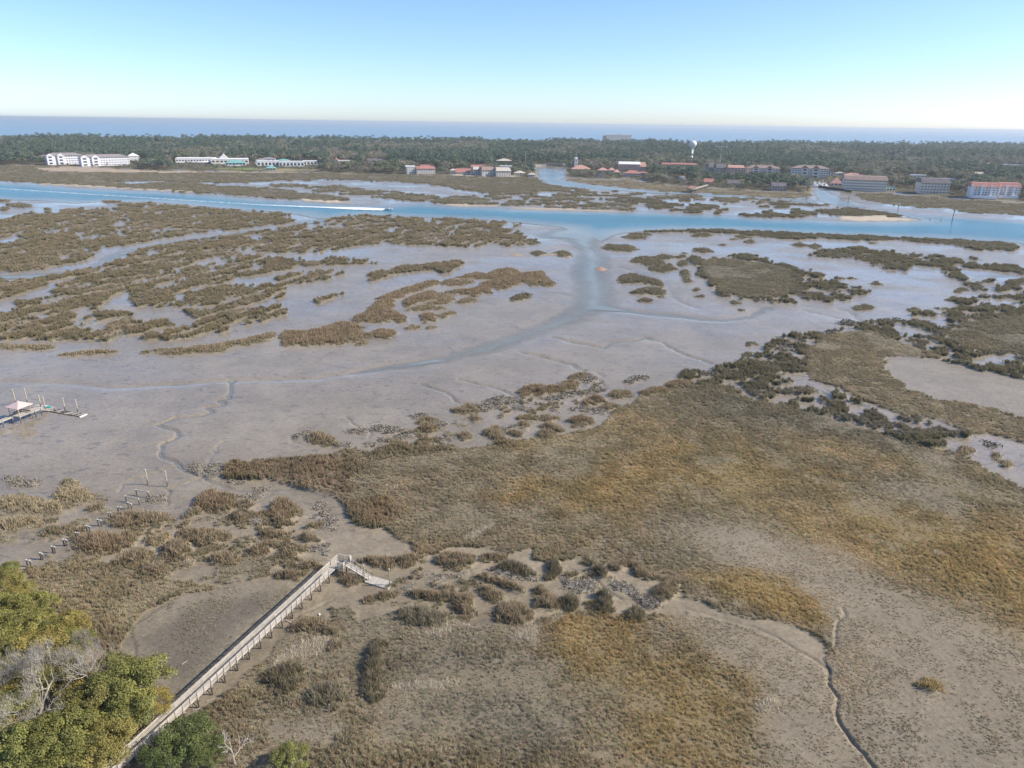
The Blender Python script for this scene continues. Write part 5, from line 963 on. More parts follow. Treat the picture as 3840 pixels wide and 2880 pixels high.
def roof(par,w,d,h,kind,mat,rh,ov=.8,name='roof'):
    x,y=w/2+ov,d/2+ov
    mb=MB()
    if kind=='hip':
        r=max(w/2-d/2,.1); V=[(-x,-y,h),(x,-y,h),(x,y,h),(-x,y,h),(-r,0,h+rh),(r,0,h+rh)]; mb.poly(V,[(0,1,5,4),(1,2,5),(2,3,4,5),(3,0,4),(3,2,1,0)])
    elif kind=='gable':
        V=[(-x,-y,h),(x,-y,h),(x,y,h),(-x,y,h),(-x,0,h+rh),(x,0,h+rh)]; mb.poly(V,[(0,1,5,4),(1,2,5),(2,3,4,5),(3,0,4),(3,2,1,0)])
    elif kind=='gabley':
        V=[(-x,-y,h),(x,-y,h),(x,y,h),(-x,y,h),(0,-y,h+rh),(0,y,h+rh)]; mb.poly(V,[(0,4,5,3),(1,2,5,4),(0,1,4),(2,3,5),(3,2,1,0)])
    elif kind=='mansard':
        V=[(-x,-y,h),(x,-y,h),(x,y,h),(-x,y,h),(-x+1.2,-y+d*.30,h+rh),(x-1.2,-y+d*.30,h+rh),(x-1.2,y-1,h+rh),(-x+1.2,y-1,h+rh)]; mb.poly(V,[(0,1,5,4),(1,2,6,5),(2,3,7,6),(3,0,4,7),(4,5,6,7),(3,2,1,0)])
    else:
        mb.box((0,0,h+.25),(w+.3,d+.3,.5))
        mb.box((0,-d/2-.1,h+.75),(w+.5,.3,.6)); mb.box((0,d/2+.1,h+.75),(w+.5,.3,.6))
    return mb.build(name,mat,par)
def place(tg,x0,x1,yb):
    (a,b)=pix(tg,[((x0+x1)/2,yb)])[0]; g=gnd(a,b); D=math.sqrt(g[0]**2+g[1]**2+CAMH**2); s=CR[tg][2]
    cosv=1/math.sqrt(1+((a-1920)/F)**2+((b-1440)/F)**2); mpp=D*cosv/F
    return g,(x1-x0)/s*mpp,mpp/s
def building(label,tg,x0,x1,yb,yt,d,floors,bays,wall,rkind,rmat,rh,rot=0,rec=.25,cat='building',sidebays=3,name='building',fw=.62,fh=.58,up=0):
    g,w,m=place(tg,x0,x1,yb); H=max((yb-yt)*m*1.0-rh,2.6)
    w=w/max(math.cos(rot),.5)-abs(math.sin(rot))*d*.6
    t=empty(name,(g[0],g[1],1.4+up),rot-math.atan2(g[0],g[1])*.9); tag(t,label,cat)
    # back of the block sits behind the facade line
    yf=0
    MB().box((0,d/2+rec/2+.02,H/2),(w-.1,d-rec-.1,H)).build('wall',wall,t)
    facade(t,w,H,0,floors,bays,wall,rec,fw,fh)
    facade(t,d,H,w/2,floors,sidebays,wall,min(rec,.25),.5,.5,0,d/2,axis='y')
    r=roof(t,w,d,0,rkind,rmat,rh); r.location=(0,d/2,H+.02)
    MB().box((0,d/2,-.75),(w+.4,d+.4,1.5)).build('foundation',W_['grey'],t)
    FOOT.append((g[0],g[1]+d/2,w*.5+5,d*.5+6,t.rotation_euler.z)); rb=math.hypot(g[0],g[1]); OCC.append((math.atan2(g[0],g[1]),(w*.5+4)/rb,rb,1.4+up+H*(.25 if H>6 else .35)))
    return t,w,H
# left condominium: two long wings, gable fronts and an end tower
def gables(t,w,H,xs,gw,wall,rm,d=3.,rh=3.2):
    for x_ in xs:
        e=MB(); e.box((x_,-1.2,H/2),(gw,2.4,H)); gb=e.build('gable_bay',wall,t)
        MB().poly([(x_-gw/2-.5,-2.8,H),(x_+gw/2+.5,-2.8,H),(x_,-2.8,H+rh),(x_-gw/2-.5,d,H),(x_+gw/2+.5,d,H),(x_,d,H+rh)],[(0,1,2),(0,2,5,3),(1,4,5,2),(3,5,4)]).build('gable_roof',rm,t)
        for j in range(3): MB().box((x_,-2.42,H*(j+.5)/3),(gw*.5,.06,H*.17)).build('window',GLASS,gb)
t,w,H=building('left wing of the long pale condominium on the far left shore','T1',432,720,508,412,22,4,14,W_['lilac'],'hip',R_['grey'],4,.16,1.2); gables(t,w,H,(-w*.40,-w*.12),9,W_['lilac'],R_['white'])
t,w,H=building('right wing of the long pale condominium with sunlit end wall','T1',730,1112,520,425,24,4,18,W_['lilac'],'hip',R_['grey'],4,.20,1.2); gables(t,w,H,(-w*.42,-w*.2),10,W_['lilac'],R_['white'])
building('small hip roofed end tower of the pale condominium','T1',1115,1208,480,412,20,4,4,W_['white'],'hip',R_['white'],5,.1,1.0)
building('low white roofed house at the left of the pale condominium','T1',345,420,452,426,14,1,4,W_['white'],'hip',R_['grey'],2.)
t,w,H=building('long white roofed shopping mall on the left shore','T1',1535,1860,492,455,40,1,14,W_['white'],'flat',R_['white'],1.,0,.8,'mall'); 
t,w,H=building('white mall wing with a peaked entrance lantern','T1',1840,2140,505,462,36,1,9,W_['cream'],'flat',R_['white'],1.,0,.8,'mall')
e=MB(); e.poly([(-w*.33,4,H),(-w*.02,4,H),(-w*.02,14,H),(-w*.33,14,H),(-w*.16,4,H+9),(-w*.16,14,H+9)],[(0,1,4),(2,3,5),(0,4,5,3),(1,2,5,4)]); e.build('entrance_gable',R_['white'],t)
building('green metal roofed pavilion in front of the mall','T1',1955,2120,520,474,22,1,6,W_['white'],'hip',R_['green'],4,0,1.5,'pavilion',fw=.8,fh=.7)
building('small white roofed kiosk before the mall','T1',1735,1850,502,484,14,1,4,W_['tan'],'hip',R_['white'],2.,cat='kiosk')
for i,(x0,x1,yb,yt,rm,lb) in enumerate(((0,70,510,458,'grey','grey hip roofed shop at the left of the white village'),(55,170,495,448,'grey','shop with a grey roof behind the white village'),(15,200,520,480,'white','leftmost white roofed block of the village right of the mall'),(180,290,500,462,'green','pale green roofed shop in the white village'),(205,415,525,484,'white','long white roofed block in the middle of the village'),(410,530,510,478,'white','white roofed block at the right end of the village'),(665,715,500,460,'red','small white house with a reddish gable right of the village'),(720,810,490,476,'white','low white roof half hidden by trees right of the village'))):
    building(lb,'T2',x0,x1,yb,yt,18,1,max(2,(x1-x0)//30),W_['white'],'hip' if rm in('grey','green') else ('gabley' if rm=='red' else 'flat'),R_[rm],2.5 if rm!='white' else .8,.05*(i%3-1))
building('green umbrella roofed shelter by the shore path','T2',90,170,556,528,14,1,3,W_['tan'],'hip',R_['green'],3.5,cat='shelter',fw=.8,fh=.75)
building('low dark roofed building among the pines in the middle','T2',965,1115,492,458,20,1,6,W_['white'],'gable',R_['slate'],3.5)
# cream villas with red parapets
for (x0,x1,yb,yt,d,fl,by,wl,rk,rm,rh,rot,lb) in (
 (1300,1390,588,528,20,3,5,'cream','flat','white',.8,.15,'left stepped block of the cream villas with red parapet'),(1386,1552,590,532,20,3,8,'cream','mansard','red',2.5,.1,'middle block of the cream villas with red roof edge'),(1420,1550,545,515,18,2,6,'cream','mansard','red',2.,.05,'upper cream villa block with white roof line'),
 (1678,1725,590,548,16,2,3,'tan','hip','tanr',2,.0,'tan townhouse at the left of the red shed roofs'),(1728,1790,592,546,16,2,3,'cream','gable','red',5,.0,'left townhouse with a red shed roof'),(1790,1850,592,546,16,2,3,'cream','gable','red',5,.0,'right townhouse with a red shed roof'),
 (1855,1980,545,516,18,2,6,'cream','mansard','red',2,.0,'low cream block with a red parapet behind the stepped condos'),(1875,1955,600,536,20,3,4,'grey','mansard','tanr',3,.15,'left stepped grey condo at the cove mouth'),(1945,2075,604,536,22,4,5,'cream','mansard','brown',4,.25,'stepped condo with a big sunlit curved end wall'),(2072,2205,610,542,20,4,6,'tan','mansard','tanr',4,.15,'right stepped condo at the cove mouth'),
 (2105,2210,545,524,18,2,5,'white','flat','white',.6,.0,'flat white block behind the right stepped condo'),(2078,2206,500,458,24,2,7,'dark','hip','tanr',4,.0,'dark timber pavilion house with wide pyramid eaves')):
    building(lb,'T2',x0,x1,yb,yt,d,fl,by,W_[wl],rk,R_[rm],rh,rot,1.0)
building('small white boathouse on the point by the cove','T3',140,195,612,596,10,1,3,W_['white'],'hip',R_['tanr'],2.5,cat='boathouse'); building('low terraced house on the point by the cove','T3',20,110,605,565,14,2,4,W_['tan'],'hip',R_['tanr'],3)
# red roofed village
t,w,H=building('clubhouse with a big red hip roof on the cove','T3',512,672,562,520,26,1,6,W_['cream'],'hip',R_['salmon'],6,.0,.6)
tw=empty('clubhouse_tower',(t.location.x-w*.18,t.location.y+30,1.4)); tag(tw,'slim white square tower behind the red clubhouse','tower')
MB().box((0,0,9),(5,5,18)).build('shaft',W_['white'],tw); MB().poly([(-3,-3,18),(3,-3,18),(3,3,18),(-3,3,18),(0,0,20)],[(0,1,4),(1,2,4),(2,3,4),(3,0,4),(3,2,1,0)]).build('roof',R_['white'],tw)
for k in range(3): MB().box((0,-2.53,4+5*k),(1.4,.06,2.4)).build('window',GLASS,tw)
MB().tube([(0,0,20),(0,0,27)],.12,6).build('spire',W_['white'],tw)
for (x0,x1,yb,yt,d,fl,by,wl,rk,rm,rh,rot,lb) in (
 (742,820,572,545,18,1,4,'cream','hip','salmon',4,0,'left cottage with a red hip roof by the cove'),(832,886,572,542,18,1,3,'cream','hip','salmon',4,0,'middle cottage with a red hip roof by the cove'),(878,935,590,558,18,1,3,'cream','hip','salmon',4,.1,'right cottage with a red hip roof by the cove'),
 (735,790,622,582,12,2,3,'cream','gabley','grey',4,.15,'tall gabled cream house among the shore trees'),
 (918,1105,570,492,22,5,9,'pink','mansard','white',3,.05,'big pink five storey condo with a flat white roof'),(1088,1158,572,496,22,5,4,'pink','mansard','pink' if False else 'salmon',6,.1,'right stair stepped end of the pink condo'),
 (965,1105,615,562,18,2,10,'tan','hip','red',4,.05,'long dark windowed restaurant with a red roof on the shore'),(1095,1165,600,565,14,1,3,'cream','hip','red',3,.0,'small red roofed pavilion right of the restaurant'),
 (1292,1365,535,497,18,3,4,'pink','mansard','red',2,.0,'left part of the long pink row behind the trees'),(1370,1595,532,498,18,2,12,'pink','mansard','red',2,.0,'long pink row with a white roof line behind the trees'),
 (1690,1765,585,508,20,4,3,'grey','mansard','slate',5,.2,'left grey shingled condo with curved roof'),(1755,1850,595,512,20,4,4,'grey','mansard','slate',5,.2,'right grey shingled condo with curved roof'),(1860,1998,600,522,20,4,5,'pink','mansard','salmon',3,.05,'pink condo with a bright salmon roof'),
 (2020,2300,600,520,22,5,14,'cream','hip','brown',4,.0,'left cream condominium with a brown hip roof and balconies'),
 (1660,1735,680,642,14,1,4,'cream','gable','red',4,.0,'red roofed house at the shore end of the small pier'),(1440,1500,655,612,14,2,3,'tan','gable','grey',4,.2,'grey roofed house among the shore trees'),(1860,1960,690,650,14,2,4,'tan','gable','slate',4,.1,'dark roofed house hidden in the shore trees')):
    t,w,H=building(lb,'T3',x0,x1,yb,yt,d,fl,by,W_[wl],rk,R_[rm],rh,rot,1.0 if fl>2 else .5,fh=.62)
    if 'left cream condominium' in lb: gables(t,w,H,(-w*.2,w*.2),10,W_['cream'],R_['brown'],6.,4)
for (x0,x1,yb,yt,d,fl,by,wl,rk,rm,rh,rot,lb) in (
 (205,505,625,522,22,5,14,'cream','hip','brown',4,.05,'right cream condominium with brown hip roof above the marina'),
 (490,560,605,570,14,2,3,'white','flat','brown',.6,.0,'small white block right of the cream condominium'),(580,655,600,572,14,2,3,'white','hip','tanr',2.5,.0,'pale gabled block behind the red marina house'),(660,810,620,585,16,2,6,'cream','hip','salmon',3,.0,'cream row with salmon roofs behind the dark roofed condo'),
 (540,632,690,632,14,1,3,'white','hip','salmon',7,.0,'marina house with a steep red roof'),
 (652,1000,735,618,20,4,16,'tan','mansard','brown',4,.08,'long condo with a brown roof beside the marina channel'),
 (1310,1552,765,640,22,4,9,'tan','mansard','slate',4.5,.25,'condo with a dark roof and sunlit right end on the right shore'),
 (1000,1090,738,708,9,1,4,'white','flat','green',.5,.0,'green roofed boat shed right of the long condo'),(1060,1160,610,590,16,1,4,'pink','flat','red',.6,.0,'low red roofed row behind the right shore trees'),(1230,1360,630,602,16,1,5,'white','flat','white',.6,.0,'low white roofed row behind the dark roofed condo'),(1500,1610,665,635,16,2,4,'tan','flat','white',.6,.0,'flat white roofed block behind the sunlit condo'),
 (1890,1970,512,490,16,1,3,'pink','hip','salmon',3,.0,'lone salmon roof deep in the right woods'),(2040,2190,530,510,20,1,6,'white','flat','white',.6,.0,'white roofs deep in the right woods'),(1790,1850,610,575,14,2,3,'cream','gable','tanr',3,.1,'pale gabled house in the right woods'),(30,150,735,670,14,2,5,'grey','gable','slate',4,.1,'grey shingled house on the point left of the marina channel')):
    t,w,H=building(lb,'T4',x0,x1,yb,yt,d,fl,by,W_[wl],rk,R_[rm],rh,rot,1.0 if fl>2 else .5,fh=.62)
    if 'right cream condominium' in lb: gables(t,w,H,(-w*.15,w*.15),10,W_['cream'],R_['brown'],6.,4)
# the white condo with a red roof: two blocks with stair towers
for (x0,x1,lb) in ((1745,1965,'left block of the white condo with red roofs on the right shore'),(1975,2150,'right block of the white condo with red roofs on the right shore')):
    t,w,H=building(lb,'T4',x0,x1,803,678,20,5,8,W_['white'],'mansard',R_['red'],4,.12,1.2,fh=.6)
    for x_ in (-w*.46,-w*.12,w*.22): MB().box((x_,-1.1,(H+2)/2),(2.4,2.2,H+2)).build('stair_tower',W_['white'],t)
    MB().box((0,-3.6,1.6),(w*.9,2.4,3.2)).build('terrace',W_['white'],t)
# hotel on the beach
g=gnd(*pix('T3',[(935,300)])[0],z=14.); ht_=empty('beach_hotel',(g[0],g[1]+40,1)); tag(ht_,'long pale beach hotel rising above the trees on the horizon','hotel')
m=math.hypot(g[0],g[1])/F/2.304; w=205*m; MB().box((0,9,17),(w,18,34)).build('wall',W_['tan'],ht_); facade(ht_,w,34,-.2,10,26,W_['cream'],1.0,.75,.5); MB().box((0,9,35),(w+1,19,1.6)).build('roof',W_['white'],ht_); MB().box((w*.06,9,37.5),(14,10,4)).build('lift_house',W_['tan'],ht_)
MB().box((-w/2-6,14,16),(12,16,32)).build('end_wing',W_['grey'],ht_)
# water tower
g=gnd(*pix('T3',[(1553,425)])[0],z=17.); wt_=empty('water_tower',(g[0],g[1],1)); tag(wt_,'white bulb shaped water tower standing over the trees','water tower')
mw=math.hypot(g[0],g[1])/F/2.304; WT=noise_col('tower_white',(.72,.72,.69),(.80,.80,.77),.05,.6)
zb=17+50*mw; rt=30*mw; prof=[(0,2.2)]; MB().tube([(0,0,0),(0,0,3),(0,0,zb-1)],[4.2,2.4,2.0],20).build('stem',WT,wt_,True)
pr=[(2.0,-1),(2.8,1.2),(rt*.55,rt*.42),(rt*.9,rt*.8),(rt,rt*1.2),(rt*.93,rt*1.6),(rt*.72,rt*1.86),(rt*.4,rt*2.0),(.4,rt*2.06)]
MB().tube([(0,0,zb+p[1]) for p in pr],[p[0] for p in pr],28).build('tank',WT,wt_,True)
MB().tube([(0,0,zb+rt*2.04),(0,0,zb+rt*2.04+4)],.35,8).build('antenna',W_['dark'],wt_); FOOT.append((g[0],g[1],8,8,0))
for k in range(3): MB().tube([(rt*.35*math.cos(k*2.1),rt*.35*math.sin(k*2.1),zb+rt*1.98),(rt*.35*math.cos(k*2.1),rt*.35*math.sin(k*2.1),zb+rt*1.98+2.5)],.3,6).build('antenna',W_['white'],wt_)
# light masts and poles
def mast(tg,p,h_,arm,label):
    a=at(tg,p); t=empty('light_mast',(a.x,a.y,1.2)); tag(t,label,'mast'); MB().tube([(0,0,0),(0,0,h_)],[.3,.18],8).build('pole',W_['white'] if arm else W_['grey'],t)
    if arm: MB().box((0,0,h_),(arm,.8,.6)).build('lamp_bar',W_['white'],t)
    else: MB().box((0,0,h_),(.9,.5,.5)).build('lamp_head',W_['grey'],t)
mast('T3',(1790,545),37,22,'tall floodlight mast with a wide white bar in the right woods'); mast('T3',(115,545),27,0,'tall grey pole by the cove beach'); mast('T3',(955,520),16,0,'slim pole above the pink condo'); mast('T3',(1375,530),20,0,'slim pole above the long pink row')
# bridge over the cove
a=at('T3',(285,512)); b=at('T3',(450,520)); br=empty('road_bridge',(a.x,a.y,0)); tag(br,'low dark road bridge across the back of the cove','bridge'); c=b-a
MB().beam((0,0,4.6),(c.x,c.y,4.6),9,1.0).build('deck',W_['grey'],br); MB().beam((0,-4.6,5.5),(c.x,c.y-4.6,5.5),.3,.9).build('parapet',W_['grey'],br)
for k in range(1,7): MB().box((c.x*k/7,c.y*k/7,2),(1.,8,4.4)).build('pier',W_['dark'],br)
# small pier with a red roofed gazebo on the far shore
a=at('T3',(1545,742)); b=at('T3',(1690,697)); sp_=empty('shore_pier',(b.x,b.y,0)); tag(sp_,'wooden pier reaching from the right woods to a red gazebo','pier'); c=a-b
MB().beam((0,0,2.4),(c.x,c.y,2.4),2.2,.3).build('deck',WOOD,sp_)
for s in (-1,1): MB().beam((s*1.0,0,3.4),(c.x+s*1.0,c.y,3.4),.12,.5).build('railing',WOOD,sp_)
for k in range(9): MB().box((c.x*k/8,c.y*k/8,1),(1.8,.3,2.6)).build('bent',DARKW,sp_)
gz=empty('gazebo',(a.x,a.y,0)); tag(gz,'small square gazebo with a red roof at the end of the far pier','gazebo')
MB().box((0,0,2.4),(8,8,.4)).build('deck',WOODG,gz); MB().poly([(-5,-5,5.6),(5,-5,5.6),(5,5,5.6),(-5,5,5.6),(0,0,8)],[(0,1,4),(1,2,4),(2,3,4),(3,0,4),(3,2,1,0)]).build('roof',R_['red'],gz)
for sx in (-1,1):
    for sy in (-1,1): MB().box((sx*3.6,sy*3.6,2.6),(.4,.4,6)).build('post',DARKW,gz)
MB().box((0,-3.8,3.1),(7,.2,1.0)).build('railing',DARKW,gz)
# sea wall along the marina
a=at('T4',(440,700)); b=at('T4',(720,742)); sw=empty('sea_wall',(a.x,a.y,0)); tag(sw,'dark timber sea wall along the marina channel','sea wall'); c=b-a
MB().beam((0,0,1.2),(c.x,c.y,1.2),1.2,3.4).build('sheet_piling',DARKW,sw); MB().beam((0,0,2.95),(c.x,c.y,2.95),1.6,.25).build('cap',W_['grey'],sw)
# marina boats
def yacht(loc,rz,Ln,label,group):
    t=empty('motor_yacht',loc,rz); tag(t,label,'boat',group); W2=Ln*.16
    V=[];Fq=[]; st=[(-.5,1),(-.2,1),(.15,.95),(.35,.7),(.5,.04)]
    for x_,k in st: V+=[(x_*Ln,-W2*k,1.5+max(0,x_)*.8),(x_*Ln,-W2*k*.75,0),(x_*Ln,W2*k*.75,0),(x_*Ln,W2*k,1.5+max(0,x_)*.8)]
    for i in range(4):
        for j in range(3): Fq.append((i*4+j,i*4+j+1,(i+1)*4+j+1,(i+1)*4+j))
        Fq.append((i*4+3,i*4,(i+1)*4,(i+1)*4+3))
    Fq.append((0,3,2,1)); MB().poly(V,Fq).build('hull',W_['white'],t)
    MB().quadbox([(-.3*Ln,-W2*.7,1.5),(.2*Ln,-W2*.6,1.6),(.2*Ln,W2*.6,1.6),(-.3*Ln,W2*.7,1.5),(-.28*Ln,-W2*.6,3.2),(.08*Ln,-W2*.5,3.2),(.08*Ln,W2*.5,3.2),(-.28*Ln,W2*.6,3.2)]).build('cabin',W_['white'],t)
    MB().box((-.1*Ln,0,2.5),(.34*Ln,W2*1.32,.5)).build('windscreen',GLASS,t); MB().box((-.16*Ln,0,4.6),(.22*Ln,W2*1.1,.12)).build('canopy',W_['white'],t); MB().tube([(-.1*Ln,0,3.2),(-.16*Ln,0,7)],.12,6).build('mast',W_['white'],t)
for i in range(14):
    a=at('T4',(300+i*14+random.uniform(-5,5),672+ (i%3)*7+i*.9)); yacht((a.x,a.y,.2),random.choice((1.3,1.6,1.9))+random.uniform(-.2,.2),random.uniform(10,15),'white motor yacht moored in the crowded marina','yachts moored in the marina')
# channel markers
for (p,h_,lb) in (((330,812),6,'dark channel marker pole at the left of the harbour channel'),((690,838),8,'dark channel marker pole in the mouth of the harbour channel'),((1120,906),8,'channel marker pole with a white board, right of the sandy spit'),((1586,1012),11,'tall dark channel marker pole standing in the wide blue creek')):
    a=at('T4',p); t=empty('channel_marker',(a.x,a.y,0)); tag(t,lb,'channel marker'); MB().tube([(0,0,-1),(0,0,h_)],.25,8).build('pole',DARKW,t)
    MB().box((0,-.35,h_-1.1),(1.1,.1,1.3)).build('board',W_['white'] if 'white' in lb else R_['green'],t)
for p,lb in (((1405,976),'left small mooring buoy in the creek near the tall marker'),((1498,988),'right small mooring buoy in the creek near the tall marker')):
    a=at('T4',p); t=empty('mooring_buoy',(a.x,a.y,0)); tag(t,lb,'buoy'); MB().tube([(0,0,-.4),(0,0,0),(0,0,.5),(0,0,.9)],[.2,.8,.8,.3],10).build('ball',R_['tanr'],t); MB().tube([(0,0,.8),(0,0,1.3)],.12,6).build('eye',DARKW,t)
# speeding boat and its wake
a=at('T2',(1152,893)); b=at('T2',(0,846)); c2=at('T1',(0,708)); d=(a-b).normalized(); rz=math.atan2(d.y,d.x)
t=empty('speedboat',(a.x,a.y,.1),rz); tag(t,'small white speedboat at the head of its long wake','boat')
V=[];Fq=[]
for x_,k in [(-3.2,1),(-1,1),(1.2,.85),(2.5,.5),(3.4,.03)]: V+=[(x_,-1.15*k,.95+max(0,x_)*.12),(x_,-.8*k,.0),(x_,.8*k,.0),(x_,1.15*k,.95+max(0,x_)*.12)]
for i in range(4):
    for j in range(3): Fq.append((i*4+j,i*4+j+1,(i+1)*4+j+1,(i+1)*4+j))
    Fq.append((i*4+3,i*4,(i+1)*4,(i+1)*4+3))
Fq.append((0,3,2,1)); MB().poly(V,Fq).build('hull',W_['white'],t); MB().box((-.3,0,1.35),(1.2,.9,.9)).build('console',W_['white'],t); MB().box((-.4,0,2.4),(1.8,1.6,.08)).build('canopy',R_['slate'],t); MB().box((-3.4,0,.8),(.5,.5,1.2)).build('outboard',DARKW,t)
for sx in (-1.1,.4):
    for sy in (-.7,.7): MB().box((sx,sy,1.65),(.06,.06,1.5)).build('post',DARKW,t)
def foam_mat():
    m,n,b,o=new_mat('wake_foam'); tc=nd(n,'ShaderNodeTexCoord'); at_=nd(n,'ShaderNodeAttribute',attribute_name='foam')
    nz=nd(n,'ShaderNodeTexNoise',i_Scale=.25,i_Detail=5,i_Roughness=.7); n.links.new(tc.outputs['Object'],nz.inputs['Vector'])
    f=mathn(n,'MULTIPLY',mathn(n,'SUBTRACT',mathn(n,'ADD',nz.outputs[0],at_.outputs['Fac']),.75),3.0,True); b.inputs['Base Color'].default_value=(.8,.83,.85,1); b.inputs['Roughness'].default_value=.9
    tr=nd(n,'ShaderNodeBsdfTransparent'); mx=nd(n,'ShaderNodeMixShader'); n.links.new(f,mx.inputs[0]); n.links.new(tr.outputs[0],mx.inputs[1]); n.links.new(b.outputs[0],mx.inputs[2]); n.links.new(mx.outputs[0],o.inputs[0]); return m
V=[];fo=[];Fq=[]; N=160; pts=[a-d*3.5]
for i in range(N+1):
    u=i/N; p=(a-d*3.5).lerp(b,min(u/.42,1)) if u<.42 else b.lerp(c2+(c2-b)*.25,(u-.42)/.58)
    nrm=Vector((-d.y,d.x,0)); wv=3.5+7.5*math.exp(-((u-.07)/.09)**2)+1.5*min(1,u*2)
    for k,ff in ((-1,0),(-.55,1),(0,.75),(.55,1),(1,0)):
        q=p+nrm*wv*k; V.append((q.x,q.y,.05+.55*ff*max(0,1-u*4))); fo.append(ff*max(.40,1.0-1.3*u))
for i in range(N):
    for k in range(4): s_=i*5+k; Fq.append((s_,s_+1,s_+6,s_+5))
wk_=mesh_np('boat_wake',np.array(V),np.array(Fq),foam_mat(),{'foam':np.array(fo)},smooth=True); tag(wk_,kind='structure')
# ================================================================== TREES
def leaf_mat(name,cols,mode_rand=True,trans=.25):
    m,n,b,o=new_mat(name); oi=nd(n,'ShaderNodeObjectInfo'); cr=nd(n,'ShaderNodeValToRGB'); el=cr.color_ramp.elements
    for i,c in enumerate(cols):
        e=el[i] if i<2 else el.new(1.0); e.position=i/(len(cols)-1); e.color=(*c,1)
    n.links.new(oi.outputs['Random'],cr.inputs[0])
    tc=nd(n,'ShaderNodeTexCoord'); nz=nd(n,'ShaderNodeTexNoise',i_Scale=.9,i_Detail=3); n.links.new(tc.outputs['Object'],nz.inputs['Vector'])
    lv=nd(n,'ShaderNodeAttribute',attribute_name='lv')
    v=nd(n,'ShaderNodeMapRange'); v.inputs[3].default_value=.5; v.inputs[4].default_value=1.5; n.links.new(lv.outputs['Fac'],v.inputs[0])
    c=nd(n,'ShaderNodeVectorMath',operation='SCALE'); n.links.new(cr.outputs[0],c.inputs[0]); n.links.new(v.outputs[0],c.inputs['Scale'])
    n.links.new(c.outputs[0],b.inputs['Base Color']); b.inputs['Roughness'].default_value=.6; b.inputs['Specular IOR Level'].default_value=.25
    tl=nd(n,'ShaderNodeBsdfTranslucent'); n.links.new(c.outputs[0],tl.inputs[0]); mx=nd(n,'ShaderNodeMixShader'); mx.inputs[0].default_value=trans
    n.links.new(b.outputs[0],mx.inputs[1]); n.links.new(tl.outputs[0],mx.inputs[2]); n.links.new(mx.outputs[0],o.inputs[0]); return m
def leaf_cloud(blobs,n_,size,seed,up=.35):
    """leaf faces on and in a set of ellipsoid lobes; returns V,F,lv"""
    r=np.random.default_rng(seed); B=np.array(blobs); wgt=(B[:,3]*B[:,4]); k=r.choice(len(B),n_,p=wgt/wgt.sum())
    u=r.normal(size=(n_,3)); u/=np.linalg.norm(u,axis=1)[:,None]; u[:,2]=np.where(u[:,2]<-.45,-u[:,2]*.5,u[:,2]); rad=r.uniform(.55,1.,n_)**.45*(1+np.abs(r.normal(0,.22,n_)))
    c=B[k,:3]+u*rad[:,None]*np.stack([B[k,3],B[k,3],B[k,4]],-1)
    nrm=u+r.normal(0,.65,(n_,3))+np.array([0,0,up]); nrm/=np.linalg.norm(nrm,axis=1)[:,None]
    t=np.cross(nrm,r.normal(size=(n_,3))); t/=np.linalg.norm(t,axis=1)[:,None]; s=np.cross(nrm,t); sz=size*r.uniform(.6,1.4,n_)
    V=np.stack([c-t*sz[:,None],c-s*(sz*.5)[:,None],c+t*sz[:,None],c+s*(sz*.5)[:,None]],1).reshape(-1,3)
    Fq=np.arange(n_*4).reshape(-1,4); return V,Fq,np.repeat(.55*r.uniform(0,1,len(B))[k]+.45*r.uniform(0,1,n_),4)
BARK=noise_col('bark_grey',(.16,.13,.10),(.27,.23,.19),4,.9,.3); BARKW=noise_col('bark_bleached',(.34,.30,.255),(.52,.475,.42),3,.9,.2)
def mk_mesh(name,V,Fq,mat,attrs=None,smooth=False):
    o=mesh_np(name,V,Fq,mat,attrs,smooth,link=False); me=o.data; bpy.data.objects.remove(o); return me
OAK=leaf_mat('oak_leaves_far',((.145,.17,.095),(.19,.21,.12),(.24,.24,.145),(.17,.19,.12)))
PINE=leaf_mat('pine_needles_far',((.115,.16,.10),(.15,.19,.115),(.125,.17,.13)))
BARE=leaf_mat('bare_twigs_far',((.28,.235,.20),(.35,.285,.245),(.26,.225,.175),(.32,.285,.20)),trans=.1)
MIXL=leaf_mat('yellowing_leaves_far',((.18,.16,.075),(.22,.18,.10),(.155,.155,.08)))
def crown_far(kind,seed):
    r=random.Random(seed)
    if kind=='pine':
        bl=[(r.uniform(-1,1),r.uniform(-1,1),14+r.uniform(-1,2),2.6,1.5)]+[(r.uniform(-2.6,2.6),r.uniform(-2.6,2.6),8+r.uniform(0,5),r.uniform(1.5,2.4),r.uniform(.8,1.4)) for _ in range(7)]; return leaf_cloud(bl,330,.75,seed)
    if kind=='oak':
        bl=[(0,0,7,3.8,3.0)]+[(r.uniform(-4,4),r.uniform(-4,4),6+r.uniform(-1.5,3.5),r.uniform(1.8,3.0),r.uniform(1.4,2.3)) for _ in range(9)]; return leaf_cloud(bl,420,.8,seed)
    bl=[(r.uniform(-3,3),r.uniform(-3,3),6+r.uniform(-1.5,4),r.uniform(1.5,2.8),r.uniform(1.5,2.6)) for _ in range(9)]; return leaf_cloud(bl,380,.5,seed,.1)
TREES={}
